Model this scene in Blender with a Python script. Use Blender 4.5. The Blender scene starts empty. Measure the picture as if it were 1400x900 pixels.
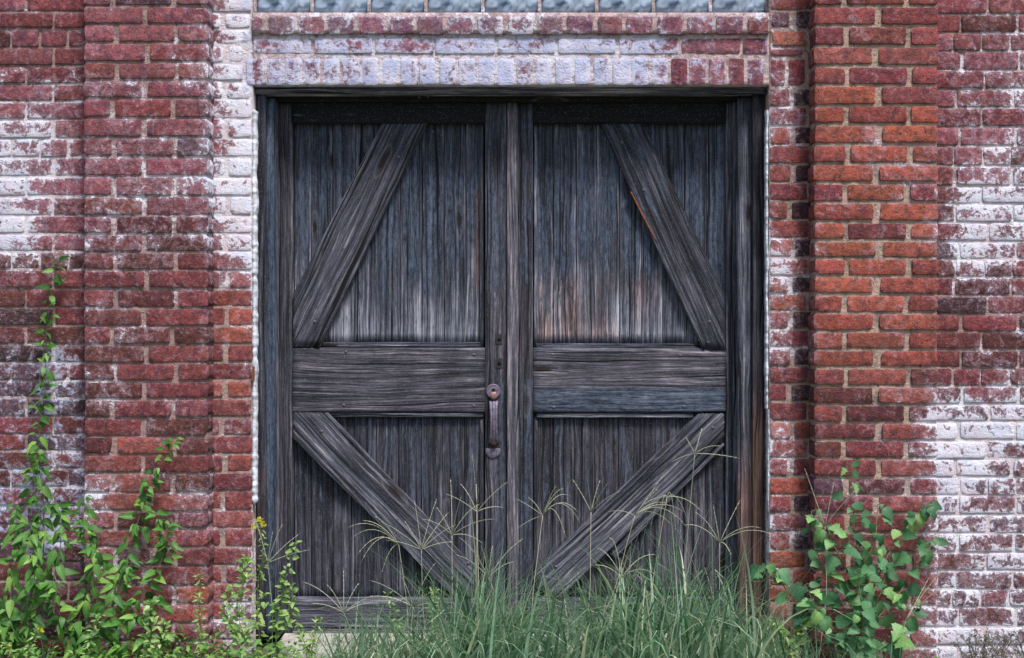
import bpy, math, random
from mathutils import Vector, Matrix, Euler, noise
import numpy as np

R = math.radians
scene = bpy.context.scene
C = scene.collection
S = 0.0028          # metres per photo pixel at the wall plane
D = 5.0             # camera distance from the wall plane
CZ = (895 - 450) * S

# ------------------------------------------------------------ camera, light
cam_d = bpy.data.cameras.new('camera')
cam_d.sensor_width = 36
cam_d.lens = 36 * D / (1400 * S)
cam_d.clip_start = 0.05
cam_d.clip_end = 2000
cam = bpy.data.objects.new('camera', cam_d)
cam.location = (0, -D, CZ)
cam.rotation_euler = (R(90), 0, 0)
C.objects.link(cam)
scene.camera = cam

world = bpy.data.worlds.new('World')
scene.world = world
world.use_nodes = True
wn = world.node_tree
bg = wn.nodes['Background']
sky = wn.nodes.new('ShaderNodeTexSky')
sky.sky_type = 'NISHITA'
sky.sun_disc = False
SUN_EL, SUN_AZ = R(61), R(152)       # azimuth clockwise from +Y: in front of the wall, a little right
sky.sun_elevation = SUN_EL
sky.sun_rotation = SUN_AZ
sky.air_density = 1.0
sky.dust_density = 2.0
wn.links.new(sky.outputs[0], bg.inputs[0])
bg.inputs[1].default_value = 0.10
sun_d = bpy.data.lights.new('sun', 'SUN')
sun_d.energy = 3.0
sun_d.angle = R(14)
sun_d.color = (1.0, 0.965, 0.93)
sun = bpy.data.objects.new('sun', sun_d)
sdir = Vector((math.sin(SUN_AZ) * math.cos(SUN_EL), math.cos(SUN_AZ) * math.cos(SUN_EL), math.sin(SUN_EL)))
sun.rotation_euler = sdir.to_track_quat('Z', 'Y').to_euler()
sun.location = sdir * 20
C.objects.link(sun)
scene.view_settings.view_transform = 'Standard'
scene.view_settings.look = 'None'
scene.view_settings.gamma = 1
scene.view_settings.exposure = 0.84
scene.cycles.max_bounces = 6
scene.cycles.transparent_max_bounces = 4


# ------------------------------------------------------------ helpers
def P(px, py, d=0.0):
    k = (D + d) / D
    return Vector(((px - 700) * S * k, d, CZ + (450 - py) * S * k))


def make_mesh(name, verts, faces, mat, smooth=True, attrs=None):
    me = bpy.data.meshes.new(name)
    me.from_pydata([tuple(v) for v in verts], [], faces)
    if smooth:
        me.polygons.foreach_set('use_smooth', [True] * len(me.polygons))
    if mat:
        me.materials.append(mat)
    for an, vals in (attrs or {}).items():
        if isinstance(vals[0], (tuple, list)):
            a = me.color_attributes.new(an, 'FLOAT_COLOR', 'POINT')
            a.data.foreach_set('color', [c for v in vals for c in (v[0], v[1], v[2], 1.0)])
        else:
            a = me.attributes.new(an, 'FLOAT', 'POINT')
            a.data.foreach_set('value', vals)
    me.update()
    return me


def link(name, me, parent=None):
    o = bpy.data.objects.new(name, me)
    C.objects.link(o)
    if parent:
        o.parent = parent
    return o


def thing(name, label, cat, loc=(0, 0, 0), group=None):
    o = bpy.data.objects.new(name, None)
    o.empty_display_size = 0.05
    o.location = loc
    C.objects.link(o)
    o['label'] = label
    o['category'] = cat
    if group:
        o['group'] = group
    return o


def child_at(name, me, parent, loc=(0, 0, 0), rot=None):
    """loc in world coordinates; parents here are unrotated"""
    o = link(name, me, parent)
    o.location = Vector(loc) - Vector(parent.location)
    if parent.parent:
        o.location = o.location - Vector(parent.parent.location)
    if rot is not None:
        o.rotation_mode = 'QUATERNION'
        o.rotation_quaternion = rot
    return o


class NT:
    def __init__(self, name):
        self.m = bpy.data.materials.new(name)
        self.m.use_nodes = True
        self.t = self.m.node_tree
        self.b = self.t.nodes['Principled BSDF']
        self.b.inputs['Specular IOR Level'].default_value = 0.25

    def n(self, typ, ins=None, **kw):
        nd = self.t.nodes.new(typ)
        for k, v in kw.items():
            setattr(nd, k, v)
        for k, v in (ins or {}).items():
            if isinstance(v, bpy.types.NodeSocket):
                self.t.links.new(v, nd.inputs[k])
            else:
                nd.inputs[k].default_value = v
        return nd

    def noise(self, vec, scale, detail=4, rough=0.55, dist=0.0):
        return self.n('ShaderNodeTexNoise', {'Vector': vec, 'Scale': scale, 'Detail': detail,
                                             'Roughness': rough, 'Distortion': dist}).outputs[0]

    def math(self, op, a, b=0.0, c=None, clamp=False):
        ins = {0: a, 1: b}
        if c is not None:
            ins[2] = c
        return self.n('ShaderNodeMath', ins, operation=op, use_clamp=clamp).outputs[0]

    def mapr(self, v, a, b, c=0.0, d=1.0):
        return self.n('ShaderNodeMapRange', {0: v, 1: a, 2: b, 3: c, 4: d}).outputs[0]

    def mix(self, f, a, b, blend='MIX'):
        nd = self.t.nodes.new('ShaderNodeMix')
        nd.data_type = 'RGBA'
        nd.blend_type = blend
        for i, v in ((0, f), (6, a), (7, b)):
            if isinstance(v, bpy.types.NodeSocket):
                self.t.links.new(v, nd.inputs[i])
            elif i == 0:
                nd.inputs[i].default_value = v
            else:
                nd.inputs[i].default_value = (v[0], v[1], v[2], 1)
        return nd.outputs[2]

    def attr(self, name):
        return self.n('ShaderNodeAttribute', attribute_name=name)

    def vmul(self, v, s):
        return self.n('ShaderNodeVectorMath', {0: v, 1: s}, operation='MULTIPLY').outputs[0]

    def vadd(self, v, s):
        return self.n('ShaderNodeVectorMath', {0: v, 1: s}, operation='ADD').outputs[0]

    def set(self, key, v):
        if isinstance(v, bpy.types.NodeSocket):
            self.t.links.new(v, self.b.inputs[key])
        else:
            self.b.inputs[key].default_value = v

    def bump(self, h, strength, dist, normal=None):
        ins = {'Height': h, 'Strength': strength, 'Distance': dist}
        if normal:
            ins['Normal'] = normal
        return self.n('ShaderNodeBump', ins).outputs[0]


# ------------------------------------------------------------ materials
def masonry(name, is_mortar):
    m = NT(name)
    pos = m.n('ShaderNodeNewGeometry').outputs['Position']
    col = m.attr('bcol').outputs['Color']
    paint = m.attr('paint').outputs['Fac']
    blue = m.attr('chalk').outputs['Fac']
    n0 = m.noise(pos, 7, 3)
    n1 = m.noise(pos, 27, 5, 0.6, 0.9)
    n2 = m.noise(pos, 85, 5, 0.65)
    n3 = m.noise(pos, 330, 3, 0.6)
    # coverage of old whitewash
    v = m.math('MULTIPLY_ADD', n1, 0.54, m.math('MULTIPLY', n2, 0.32))
    v = m.math('ADD', v, m.math('MULTIPLY', n3, 0.14))
    v = m.math('ADD', v, m.mapr(n0, 0.3, 0.7, -0.065, 0.065))
    edge = m.attr('edge').outputs['Fac']
    thr = m.math('SUBTRACT', m.mapr(paint, 0.0, 1.0, 0.70, 0.425), m.math('MULTIPLY', edge, m.mapr(paint, 0.0, 0.6, 0.015, 0.09)))
    if is_mortar:
        thr = m.mapr(paint, 0.0, 0.8, 0.64, 0.26)
    dlt = m.math('SUBTRACT', v, thr)
    solid = m.n('ShaderNodeMapRange', {0: dlt, 1: m.mapr(blue, 0.5, 0.9, -0.004, -0.075), 2: 0.025}).outputs[0]
    haze = m.math('MULTIPLY', m.mapr(dlt, -0.14, 0.0, 0.0, 0.9), m.mapr(m.noise(m.vadd(pos, (1, 5, 2)), 140, 5, 0.75), 0.36, 0.62))
    base = m.mix(m.mapr(n2, 0.35, 0.7), col, m.mix(1.0, col, (0.48, 0.45, 0.48), 'MULTIPLY'))
    base = m.mix(m.mapr(n1, 0.38, 0.62, 0.0, 0.8), base, m.mix(1.0, col, (1.5, 1.15, 1.05), 'MULTIPLY'))
    if not is_mortar:
        sp = m.noise(pos, 170, 2, 0.5)
        soot = m.math('MULTIPLY', m.mapr(m.noise(m.vadd(pos, (3.1, 2.2, 7.7)), 30, 5, 0.7), 0.54, 0.66), 0.7)
        blot = m.mapr(m.noise(m.vadd(pos, (7, 3, 1)), 30, 5, 0.65), 0.48, 0.60, 0.0, 0.8)
        base = m.mix(blot, base, m.mix(1.0, col, (0.55, 0.62, 0.85), 'MULTIPLY'))
        base = m.mix(m.mapr(m.noise(m.vadd(pos, (2, 8, 1)), 55, 5, 0.7), 0.55, 0.68, 0.0, 0.35), base, (0.40, 0.26, 0.27))
        base = m.mix(soot, base, m.mix(1.0, col, (0.28, 0.33, 0.42), 'MULTIPLY'))
        base = m.mix(m.mapr(sp, 0.62, 0.70), base, (0.02, 0.012, 0.012))
        base = m.mix(m.mapr(n3, 0.64, 0.72, 0, 0.6), base, (0.55, 0.42, 0.38))
    else:
        base = m.mix(m.mapr(n3, 0.45, 0.65, 0, 0.5), base, (0.50, 0.40, 0.33))
        base = m.mix(m.mapr(m.noise(pos, 18, 4, 0.6), 0.50, 0.64, 0, 0.7), base, (0.16, 0.10, 0.09))
        base = m.mix(m.mapr(m.noise(m.vadd(pos, (4, 4, 4)), 60, 4, 0.7), 0.60, 0.66, 0, 0.85), base, (0.02, 0.015, 0.013))
    hcol = m.mix(m.mapr(blue, 0, 1), (0.44, 0.30, 0.33), (0.40, 0.38, 0.50))
    base = m.mix(haze, base, hcol)
    pc = m.mix(m.mapr(m.noise(pos, 9, 3), 0.42, 0.58), (0.84, 0.84, 0.87), (0.78, 0.68, 0.69))
    if is_mortar:
        pc = m.mix(m.mapr(m.noise(m.vadd(pos, (6, 2, 2)), 16, 4, 0.6), 0.42, 0.6, 0, 0.75), pc, (0.66, 0.50, 0.50))
    pcb = m.mix(m.mapr(m.noise(m.vadd(pos, (9, 1, 4)), 13, 3), 0.40, 0.6), (0.40, 0.48, 0.74), (0.66, 0.67, 0.84))
    pc = m.mix(m.mapr(blue, 0, 1), pc, pcb)
    pc = m.mix(m.mapr(n3, 0.35, 0.5, 0.2, 0.0), pc, (0.45, 0.38, 0.40))
    out = m.mix(m.math('MULTIPLY', solid, m.mapr(blue, 0.5, 0.9, 0.93, 0.80)), base, pc)
    m.set('Base Color', out)
    m.set('Roughness', 0.88)
    h = m.math('MULTIPLY_ADD', n2, 0.9, m.math('MULTIPLY', n3, 0.55))
    h = m.math('MULTIPLY_ADD', n1, 0.45, h)
    h = m.math('MULTIPLY_ADD', solid, 0.12, h)
    m.set('Normal', m.bump(h, 1.0, 0.0068 if not is_mortar else 0.011))
    return m.m


M_brick = masonry('worn_brick', False)
M_mortar = masonry('lime_mortar', True)


def wood_mat():
    m = NT('weathered_wood')
    tc = m.n('ShaderNodeTexCoord').outputs['Object']
    rnd = m.n('ShaderNodeObjectInfo').outputs['Random']
    off = m.n('ShaderNodeCombineXYZ', {0: m.math('MULTIPLY', rnd, 37.0), 1: m.math('MULTIPLY', rnd, 11.0),
                                       2: m.math('MULTIPLY', rnd, 53.0)}).outputs[0]
    p = m.vadd(tc, off)
    warp = m.noise(m.vmul(p, (5, 5, 1.1)), 1.6, 2)
    wv = m.n('ShaderNodeCombineXYZ', {0: m.mapr(warp, 0.2, 0.8, -0.014, 0.014)}).outputs[0]
    pw_ = m.vadd(p, wv)
    g1 = m.noise(m.vmul(pw_, (300, 60, 5.0)), 1.0, 6, 0.7)        # fine grain
    g2 = m.noise(m.vmul(pw_, (75, 25, 1.6)), 1.0, 5, 0.65)          # broad streaks
    g3 = m.noise(m.vmul(p, (14, 8, 3.0)), 1.0, 4, 0.6)             # stains
    g4 = m.noise(m.vmul(p, (110, 80, 30)), 1.0, 6, 0.75)             # scuffs
    sp = m.noise(p, 260, 2, 0.5)
    wx = m.attr('wx').outputs['Color']
    sep = m.n('ShaderNodeSeparateColor', {0: wx})
    bleach, blue, brown = sep.outputs[0], sep.outputs[1], sep.outputs[2]
    v = m.math('MULTIPLY_ADD', g1, 0.40, m.math('MULTIPLY', g2, 0.40))
    v = m.math('ADD', v, m.math('MULTIPLY', g3, 0.12))
    v = m.math('MULTIPLY_ADD', g4, 0.16, v)
    v = m.math('MULTIPLY_ADD', m.math('SUBTRACT', v, 0.5), 1.32, 0.452)
    ctr = m.math('SINE', m.math('MULTIPLY_ADD', m.noise(m.vmul(p, (9, 6, 0.9)), 1.0, 1, 0.4), 62.0, m.math('MULTIPLY', m.n('ShaderNodeSeparateXYZ', {0: tc}).outputs[0], 260.0)))
    v = m.math('MULTIPLY_ADD', ctr, 0.020, v)
    v = m.math('ADD', v, m.mapr(rnd, 0, 1, -0.028, 0.028))
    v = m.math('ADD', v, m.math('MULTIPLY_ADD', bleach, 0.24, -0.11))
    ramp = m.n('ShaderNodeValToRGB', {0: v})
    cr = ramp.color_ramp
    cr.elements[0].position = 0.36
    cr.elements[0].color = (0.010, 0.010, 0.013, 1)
    cr.elements[1].position = 0.72
    cr.elements[1].color = (0.50, 0.50, 0.56, 1)
    e = cr.elements.new(0.46); e.color = (0.034, 0.038, 0.053, 1)
    e = cr.elements.new(0.55); e.color = (0.092, 0.100, 0.135, 1)
    e = cr.elements.new(0.62); e.color = (0.225, 0.24, 0.30, 1)
    c = ramp.outputs[0]
    # remains of blue-black paint
    g5 = m.noise(m.vmul(m.vadd(pw_, (3, 3, 3)), (42, 30, 7)), 1.0, 8, 0.74)
    g6 = m.math('MULTIPLY_ADD', g2, 0.45, m.math('MULTIPLY', g5, 0.55))
    bthr = m.mapr(blue, 0.0, 1.0, 0.62, 0.40)
    bl = m.mapr(m.math('SUBTRACT', g6, bthr), -0.008, 0.02)
    navy = m.mix(m.mapr(m.math('MULTIPLY_ADD', g4, 0.6, m.math('MULTIPLY', g2, 0.4)), 0.42, 0.62), (0.013, 0.020, 0.035), (0.105, 0.145, 0.215))
    c = m.mix(m.math('MULTIPLY', bl, 0.88, clamp=True), c, navy)
    c = m.mix(m.mapr(sp, 0.63, 0.69, 0, 0.5), c, (0.22, 0.25, 0.30))
    br = m.math('MULTIPLY', brown, m.mapr(m.math('ADD', g3, g2), 0.80, 1.1, 0.35, 1.0))
    c = m.mix(br, c, m.mix(1.0, c, (1.45, 0.92, 0.72), 'MULTIPLY'))
    red = m.mapr(brown, 0.75, 1.0, 0.0, 0.5)
    c = m.mix(red, c, m.mix(m.mapr(g1, .35, .65), (0.06, 0.028, 0.018), (0.34, 0.17, 0.11)))
    vo = m.n('ShaderNodeTexVoronoi', {'Vector': m.vmul(p, (8, 8, 2.3)), 'Scale': 1.0, 'Randomness': 1.0}).outputs['Distance']
    knot = m.mapr(m.math('MULTIPLY_ADD', m.noise(p, 70, 3), 0.06, vo), 0.09, 0.14)
    c = m.mix(knot, (0.022, 0.014, 0.012), c)
    c = m.mix(m.mapr(m.math('ABSOLUTE', m.math('SUBTRACT', vo, 0.16)), 0.0, 0.03, 0.5, 0.0), c, (0.16, 0.14, 0.15))
    crack = m.mapr(m.noise(m.vmul(pw_, (120, 30, 1.1)), 1.0, 3, 0.5), 0.335, 0.39)
    c = m.mix(crack, (0.006, 0.006, 0.008), c)
    m.set('Base Color', c)
    m.set('Roughness', 0.8)
    h = m.math('MULTIPLY_ADD', g1, 1.0, m.math('MULTIPLY', crack, 0.5))
    h = m.math('MULTIPLY_ADD', g2, 0.8, h)
    h = m.math('MULTIPLY_ADD', bl, 0.25, h)
    m.set('Normal', m.bump(h, 1.0, 0.007))
    return m.m


M_wood = wood_mat()


def simple(name, col, rough=0.6, metal=0.0, var=0.4, scale=40, bump=0.3, dist=0.003, col2=None):
    m = NT(name)
    tc = m.n('ShaderNodeTexCoord').outputs['Object']
    n1 = m.noise(tc, scale, 5, 0.6)
    c2 = col2 or tuple(x * (1 - var) for x in col)
    m.set('Base Color', m.mix(m.mapr(n1, 0.35, 0.65), col, c2))
    m.set('Roughness', rough)
    m.set('Metallic', metal)
    m.set('Normal', m.bump(m.noise(tc, scale * 3, 4), bump, dist))
    return m.m


M_bead = simple('white_caulk', (0.70, 0.74, 0.82), 0.8, col2=(0.30, 0.29, 0.32), scale=30, bump=0.6, dist=0.006)
M_iron = simple('tarnished_iron', (0.20, 0.17, 0.24), 0.45, 0.25, col2=(0.09, 0.07, 0.09), scale=90)
M_hole = simple('dark_hole', (0.006, 0.006, 0.007), 0.9)
M_rust = simple('rusty_iron', (0.24, 0.075, 0.025), 0.8, col2=(0.10, 0.03, 0.015), scale=120)
M_concrete = simple('pale_concrete', (0.42, 0.41, 0.38), 0.9, col2=(0.24, 0.22, 0.19), scale=25, bump=0.6)
M_orange = simple('raw_split_wood', (0.34, 0.11, 0.045), 0.8, col2=(0.10, 0.04, 0.025), scale=70)


def glass_mat():
    m = NT('rippled_glass')
    tc = m.n('ShaderNodeTexCoord').outputs['Object']
    n = m.noise(tc, 9, 2, 0.45, 2.6)
    m.set('Base Color', m.mix(m.mapr(n, 0.36, 0.62), (0.03, 0.065, 0.12), (0.46, 0.57, 0.72)))
    m.set('Roughness', 0.12)
    m.set('Transmission Weight', 0.35)
    m.set('IOR', 1.5)
    m.set('Specular IOR Level', 0.6)
    m.set('Normal', m.bump(n, 0.5, 0.012))
    return m.m


M_glass = glass_mat()


def leaf_mat(name, ca, cb, cc, trans=0.35, attr=None, tt=(1.3, 1.5, 0.7)):
    m = NT(name)
    tc = m.n('ShaderNodeTexCoord').outputs['Object']
    if attr:
        r = m.attr(attr).outputs['Fac']
    else:
        r = m.n('ShaderNodeObjectInfo').outputs['Random']
    c = m.mix(m.mapr(r, 0.0, 0.55), ca, cb)
    c = m.mix(m.mapr(r, 0.7, 1.0), c, cc)
    if not attr:
        sx = m.n('ShaderNodeSeparateXYZ', {0: tc})
        ay = m.math('ABSOLUTE', sx.outputs[1])
        rib = m.mapr(ay, 0.0004, 0.0014, 0.55, 0.0)
        fr = m.math('FRACT', m.math('MULTIPLY', m.math('SUBTRACT', sx.outputs[0], m.math('MULTIPLY', ay, 0.9)), 95.0))
        side = m.mapr(m.math('ABSOLUTE', m.math('SUBTRACT', fr, 0.5)), 0.0, 0.14, 0.28, 0.0)
        c = m.mix(m.math('MAXIMUM', rib, side), c, m.mix(1.0, c, (2.2, 1.7, 1.9), 'MULTIPLY'))
    n = m.noise(tc, 60, 3)
    c = m.mix(m.mapr(n, 0.4, 0.7, 0, 0.5), c, m.mix(1.0, c, (0.6, 0.7, 0.6), 'MULTIPLY'))
    m.set('Base Color', c)
    m.set('Roughness', 0.5)
    m.set('Specular IOR Level', 0.35)
    tr = m.n('ShaderNodeBsdfTranslucent', {'Color': m.mix(1.0, c, tt, 'MULTIPLY')})
    mx = m.n('ShaderNodeMixShader', {0: trans, 1: m.b.outputs[0], 2: tr.outputs[0]})
    m.t.links.new(mx.outputs[0], m.t.nodes['Material Output'].inputs[0])
    return m.m


M_vine = leaf_mat('vine_leaf', (0.030, 0.10, 0.022), (0.085, 0.22, 0.04), (0.22, 0.38, 0.08))
M_mul = leaf_mat('sapling_leaf', (0.028, 0.10, 0.045), (0.10, 0.25, 0.11), (0.24, 0.43, 0.14))
M_weed = leaf_mat('weed_leaf', (0.10, 0.21, 0.06), (0.22, 0.36, 0.11), (0.38, 0.50, 0.20))
M_grass = leaf_mat('grass_blade', (0.055, 0.14, 0.075), (0.26, 0.42, 0.285), (0.62, 0.66, 0.48), 0.35, 'tone', (1, 1.1, .85))
M_straw = leaf_mat('seed_stalk', (0.30, 0.34, 0.24), (0.44, 0.45, 0.34), (0.52, 0.46, 0.33), 0.2)
M_stem = leaf_mat('green_stem', (0.09, 0.13, 0.05), (0.15, 0.18, 0.07), (0.20, 0.15, 0.08), 0.1)
M_twig = leaf_mat('dry_twig', (0.10, 0.085, 0.06), (0.16, 0.14, 0.11), (0.07, 0.06, 0.05), 0.1)
M_yellow = simple('yellow_petal', (0.65, 0.48, 0.03), 0.6)


# ------------------------------------------------------------ wear maps read off the photograph (whitewash 0..9)
LGRID = ["2222127", "2122238", "3432238", "6532338", "7534448", "6534548", "8434337", "3223325", "1133223",
         "3432222", "3533212", "2322222", "4431132", "5472242", "3632123", "2333223", "2233434", "1122235"]
RGRID = ["3000123", "4001144", "3000144", "4011144", "3123245", "2012277", "4001487", "6001254", "3001113",
         "5102123", "1000334", "3011787", "4012786", "3223675", "4011565", "3112566", "2112555", "2113676"]


def bil(G, fx, fy):
    fx = min(max(fx, 0), len(G[0]) - 1.001)
    fy = min(max(fy, 0), len(G) - 1.001)
    i, j = int(fx), int(fy)
    u, v = fx - i, fy - j
    g = lambda a, b: int(G[a][b])
    r_ = ((g(j, i) * (1 - u) + g(j, i + 1) * u) * (1 - v) + (g(j + 1, i) * (1 - u) + g(j + 1, i + 1) * u) * v) / 9.0
    return min(1.0, 1.18 * r_ ** 1.35)


def paint_at(px, py):
    if 345 < px < 1056 and py < 124:
        t = (px - 345) / 711
        if py < 49:
            return 0.50 + 0.10 * math.sin(px * .021) - (0.15 if px > 850 else 0)
        k = [0.58, .62, .78, .80, .84, .80, .84, .82, .86, .84, .80, .64, .36, .20, .18]
        return k[min(int(t * 14), 13)] * (1 - (t * 14) % 1) + k[min(int(t * 14) + 1, 14)] * ((t * 14) % 1)
    if px < 700:
        v = bil(LGRID, (px - 25) / 50, (py - 25) / 50)
        if px < 112 and 590 < py < 700:
            v *= 0.85
        return v
    return bil(RGRID, (px - 1075) / 50, (py - 25) / 50)


def chalk_at(px, py):
    """0 = white/pink wash, 1 = bluish chalky wash"""
    if 330 < px < 1056 and py < 124:
        return 0.85 if py > 49 else 0.55
    v = 0.35
    if px < 120 and 480 < py < 760:
        v = 0.9
    if px < 300 and py < 350:
        v = 0.45
    if px > 1040:
        v = 0.4
    return v


C_PURP = (0.225, 0.074, 0.088)
C_RED = (0.235, 0.067, 0.060)
C_CRIM = (0.180, 0.048, 0.052)
C_ORNG = (0.30, 0.082, 0.054)
C_BRWN = (0.115, 0.038, 0.036)
C_DARK = (0.052, 0.026, 0.030)
C_PLUM = (0.10, 0.052, 0.070)
PAL = {
    'left_wall': lambda py: [(C_PURP, 4), (C_CRIM, 3), (C_BRWN, 1)] if py < 340 else [(C_BRWN, 5), (C_CRIM, 2), (C_DARK, 1), (C_PLUM, 1)],
    'left_pil': lambda py: [(C_PURP, 6), (C_RED, 2), (C_PLUM, .6)] if py < 300 else ([(C_CRIM, 4), (C_BRWN, 3), (C_RED, 1), (C_PURP, 2)] if py < 600 else [(C_RED, 3), (C_CRIM, 4), (C_BRWN, 1), (C_ORNG, .4)]),
    'left_strip': lambda py: [(C_PURP, 3), (C_RED, 3)] if py < 400 else [(C_RED, 4), (C_ORNG, 2), (C_CRIM, 1.5)],
    'right_strip': lambda py: [(C_RED, 4), (C_ORNG, 2.5), (C_CRIM, 2)],
    'right_pil': lambda py: [(C_RED, 4), (C_CRIM, 2)] if py < 120 else ([(C_ORNG, 3), ((0.27, 0.074, 0.055), 5), (C_CRIM, .5)] if py < 510 else [(C_CRIM, 4), (C_RED, 3), (C_BRWN, 2), (C_PLUM, .5)]),
    'right_wall': lambda py: [(C_CRIM, 6), (C_PURP, 3), (C_BRWN, 1.5)] if py < 300 else [(C_CRIM, 3), (C_BRWN, 4), (C_DARK, .5)] if py < 560 else [(C_CRIM, 1), (C_BRWN, 5), (C_PLUM, 2)],
    'lintel': lambda py: [((.24, .085, .11), 5), (C_PURP, 2)],
}


def pick_col(sec, py, rng):
    lst = PAL[sec](py)
    t = rng.random() * sum(w for _, w in lst)
    for c, w in lst:
        t -= w
        if t <= 0:
            break
    k = rng.uniform(0.8, 1.22)
    g = rng.uniform(0.9, 1.12)
    return (c[0] * k, c[1] * k * g, c[2] * k)


# ------------------------------------------------------------ bricks
def brick_geo(x0, x1, y0, y1, face, depth, rng, col, paint_bias=0.0, rough=1.0, tilt=0.0, slope=0.0):
    """pixel rectangle on the plane y=face -> verts, faces, attributes (world coordinates)"""
    a = P(x0, y1, face)
    b = P(x1, y0, face)
    W, H = b.x - a.x, b.z - a.z
    cx, cz = (a.x + b.x) / 2, (a.z + b.z) / 2
    nx = max(5, min(16, int(W / 0.015) + 3))
    nz = max(6, min(9, int(H / 0.015) + 3))
    r = 0.0034
    us = [0, r] + [r + (W - 2 * r) * i / (nx - 3) for i in range(1, nx - 3)] + [W - r, W]
    vs = [0, r] + [r + (H - 2 * r) * i / (nz - 3) for i in range(1, nz - 3)] + [H - r, H]
    nx, nz = len(us), len(vs)
    sd = rng.uniform(0, 100)
    V, F = [], []
    dy = rng.uniform(-0.0025, 0.002)
    tx, tz = rng.uniform(-.012, .012), rng.uniform(-.03, .03)
    ang = rng.uniform(-0.006, 0.006)
    chip = (rng.choice((0, nx - 1)), rng.choice((0, nz - 1)), rng.uniform(0.002, 0.008)) if rng.random() < .5 else None

    def pt(i, j, edge_push):
        u, v = us[i] - W / 2, vs[j] - H / 2
        n = noise.noise(Vector((u * 28 + sd, v * 28, sd)))
        n2 = noise.noise(Vector((u * 60, v * 60 + sd, sd * 2)))
        onx, onz = i in (0, nx - 1), j in (0, nz - 1)
        inset = 0.0
        n3 = noise.noise(Vector((u * 75 + sd * 3, v * 75, sd * 5)))
        if onx or i in (1, nx - 2):
            u -= math.copysign(-0.0008 + 0.0034 * rough * abs(n2 + n3), u)
        if onz or j in (1, nz - 2):
            v -= math.copysign(-0.0010 + 0.0030 * rough * max(-.2, n + n3 * .8), v)
        if onx and onz:
            u *= 1 - 0.0035 / W * 2
            v *= 1 - 0.0030 / H * 2
        if chip and abs(i - chip[0]) <= 1 and abs(j - chip[1]) <= 1:
            u -= math.copysign(chip[2] * .6, u)
            v -= math.copysign(chip[2] * .4, v)
        y = face + dy + n * 0.0016 * rough + n2 * 0.0009 * rough + u * tx + v * tz - v * slope
        if onx or onz:
            y += edge_push
        return Vector((cx + u * math.cos(ang) - v * math.sin(ang), y, cz + v * math.cos(ang) + u * math.sin(ang)))

    for j in range(nz):
        for i in range(nx):
            V.append(pt(i, j, 0.0014))
    for j in range(nz - 1):
        for i in range(nx - 1):
            k = j * nx + i
            F.append((k, k + 1, k + 1 + nx, k + nx))
    ring = [i for i in range(nx)] + [nx * j + nx - 1 for j in range(1, nz)] + \
           [nx * (nz - 1) + i for i in range(nx - 2, -1, -1)] + [nx * j for j in range(nz - 2, 0, -1)]
    n = len(ring)
    base = len(V) + n
    for k in ring:
        V.append(V[k].copy())
    for k in ring:
        v = V[k]
        V.append(Vector((v.x, face + depth, v.z)))
    for q in range(n):
        F.append((base - n + (q + 1) % n, base - n + q, base + q, base + (q + 1) % n))
    pa, ch = [], []
    jit = rng.uniform(-0.09, 0.09) + paint_bias
    for v in V:
        px = 700 + v.x / S
        py = 450 - (v.z - CZ) / S
        pa.append(min(1, max(0, paint_at(px, py) + jit)))
        ch.append(chalk_at(px, py))
    eg = [1.0 if (j in (0, nz - 1) or i in (0, nx - 1)) else (0.55 if (j in (1, nz - 2) or i in (1, nx - 2)) and nz > 4 else 0.0) for j in range(nz) for i in range(nx)]
    eg += [1.0] * (len(V) - len(eg))
    return V, F, {'bcol': [col] * len(V), 'paint': pa, 'chalk': ch, 'edge': eg}


def in_frame(x0, x1, y0, y1):
    return x1 > 0 and x0 < 1400 and y1 > 0 and y0 < 900


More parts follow.
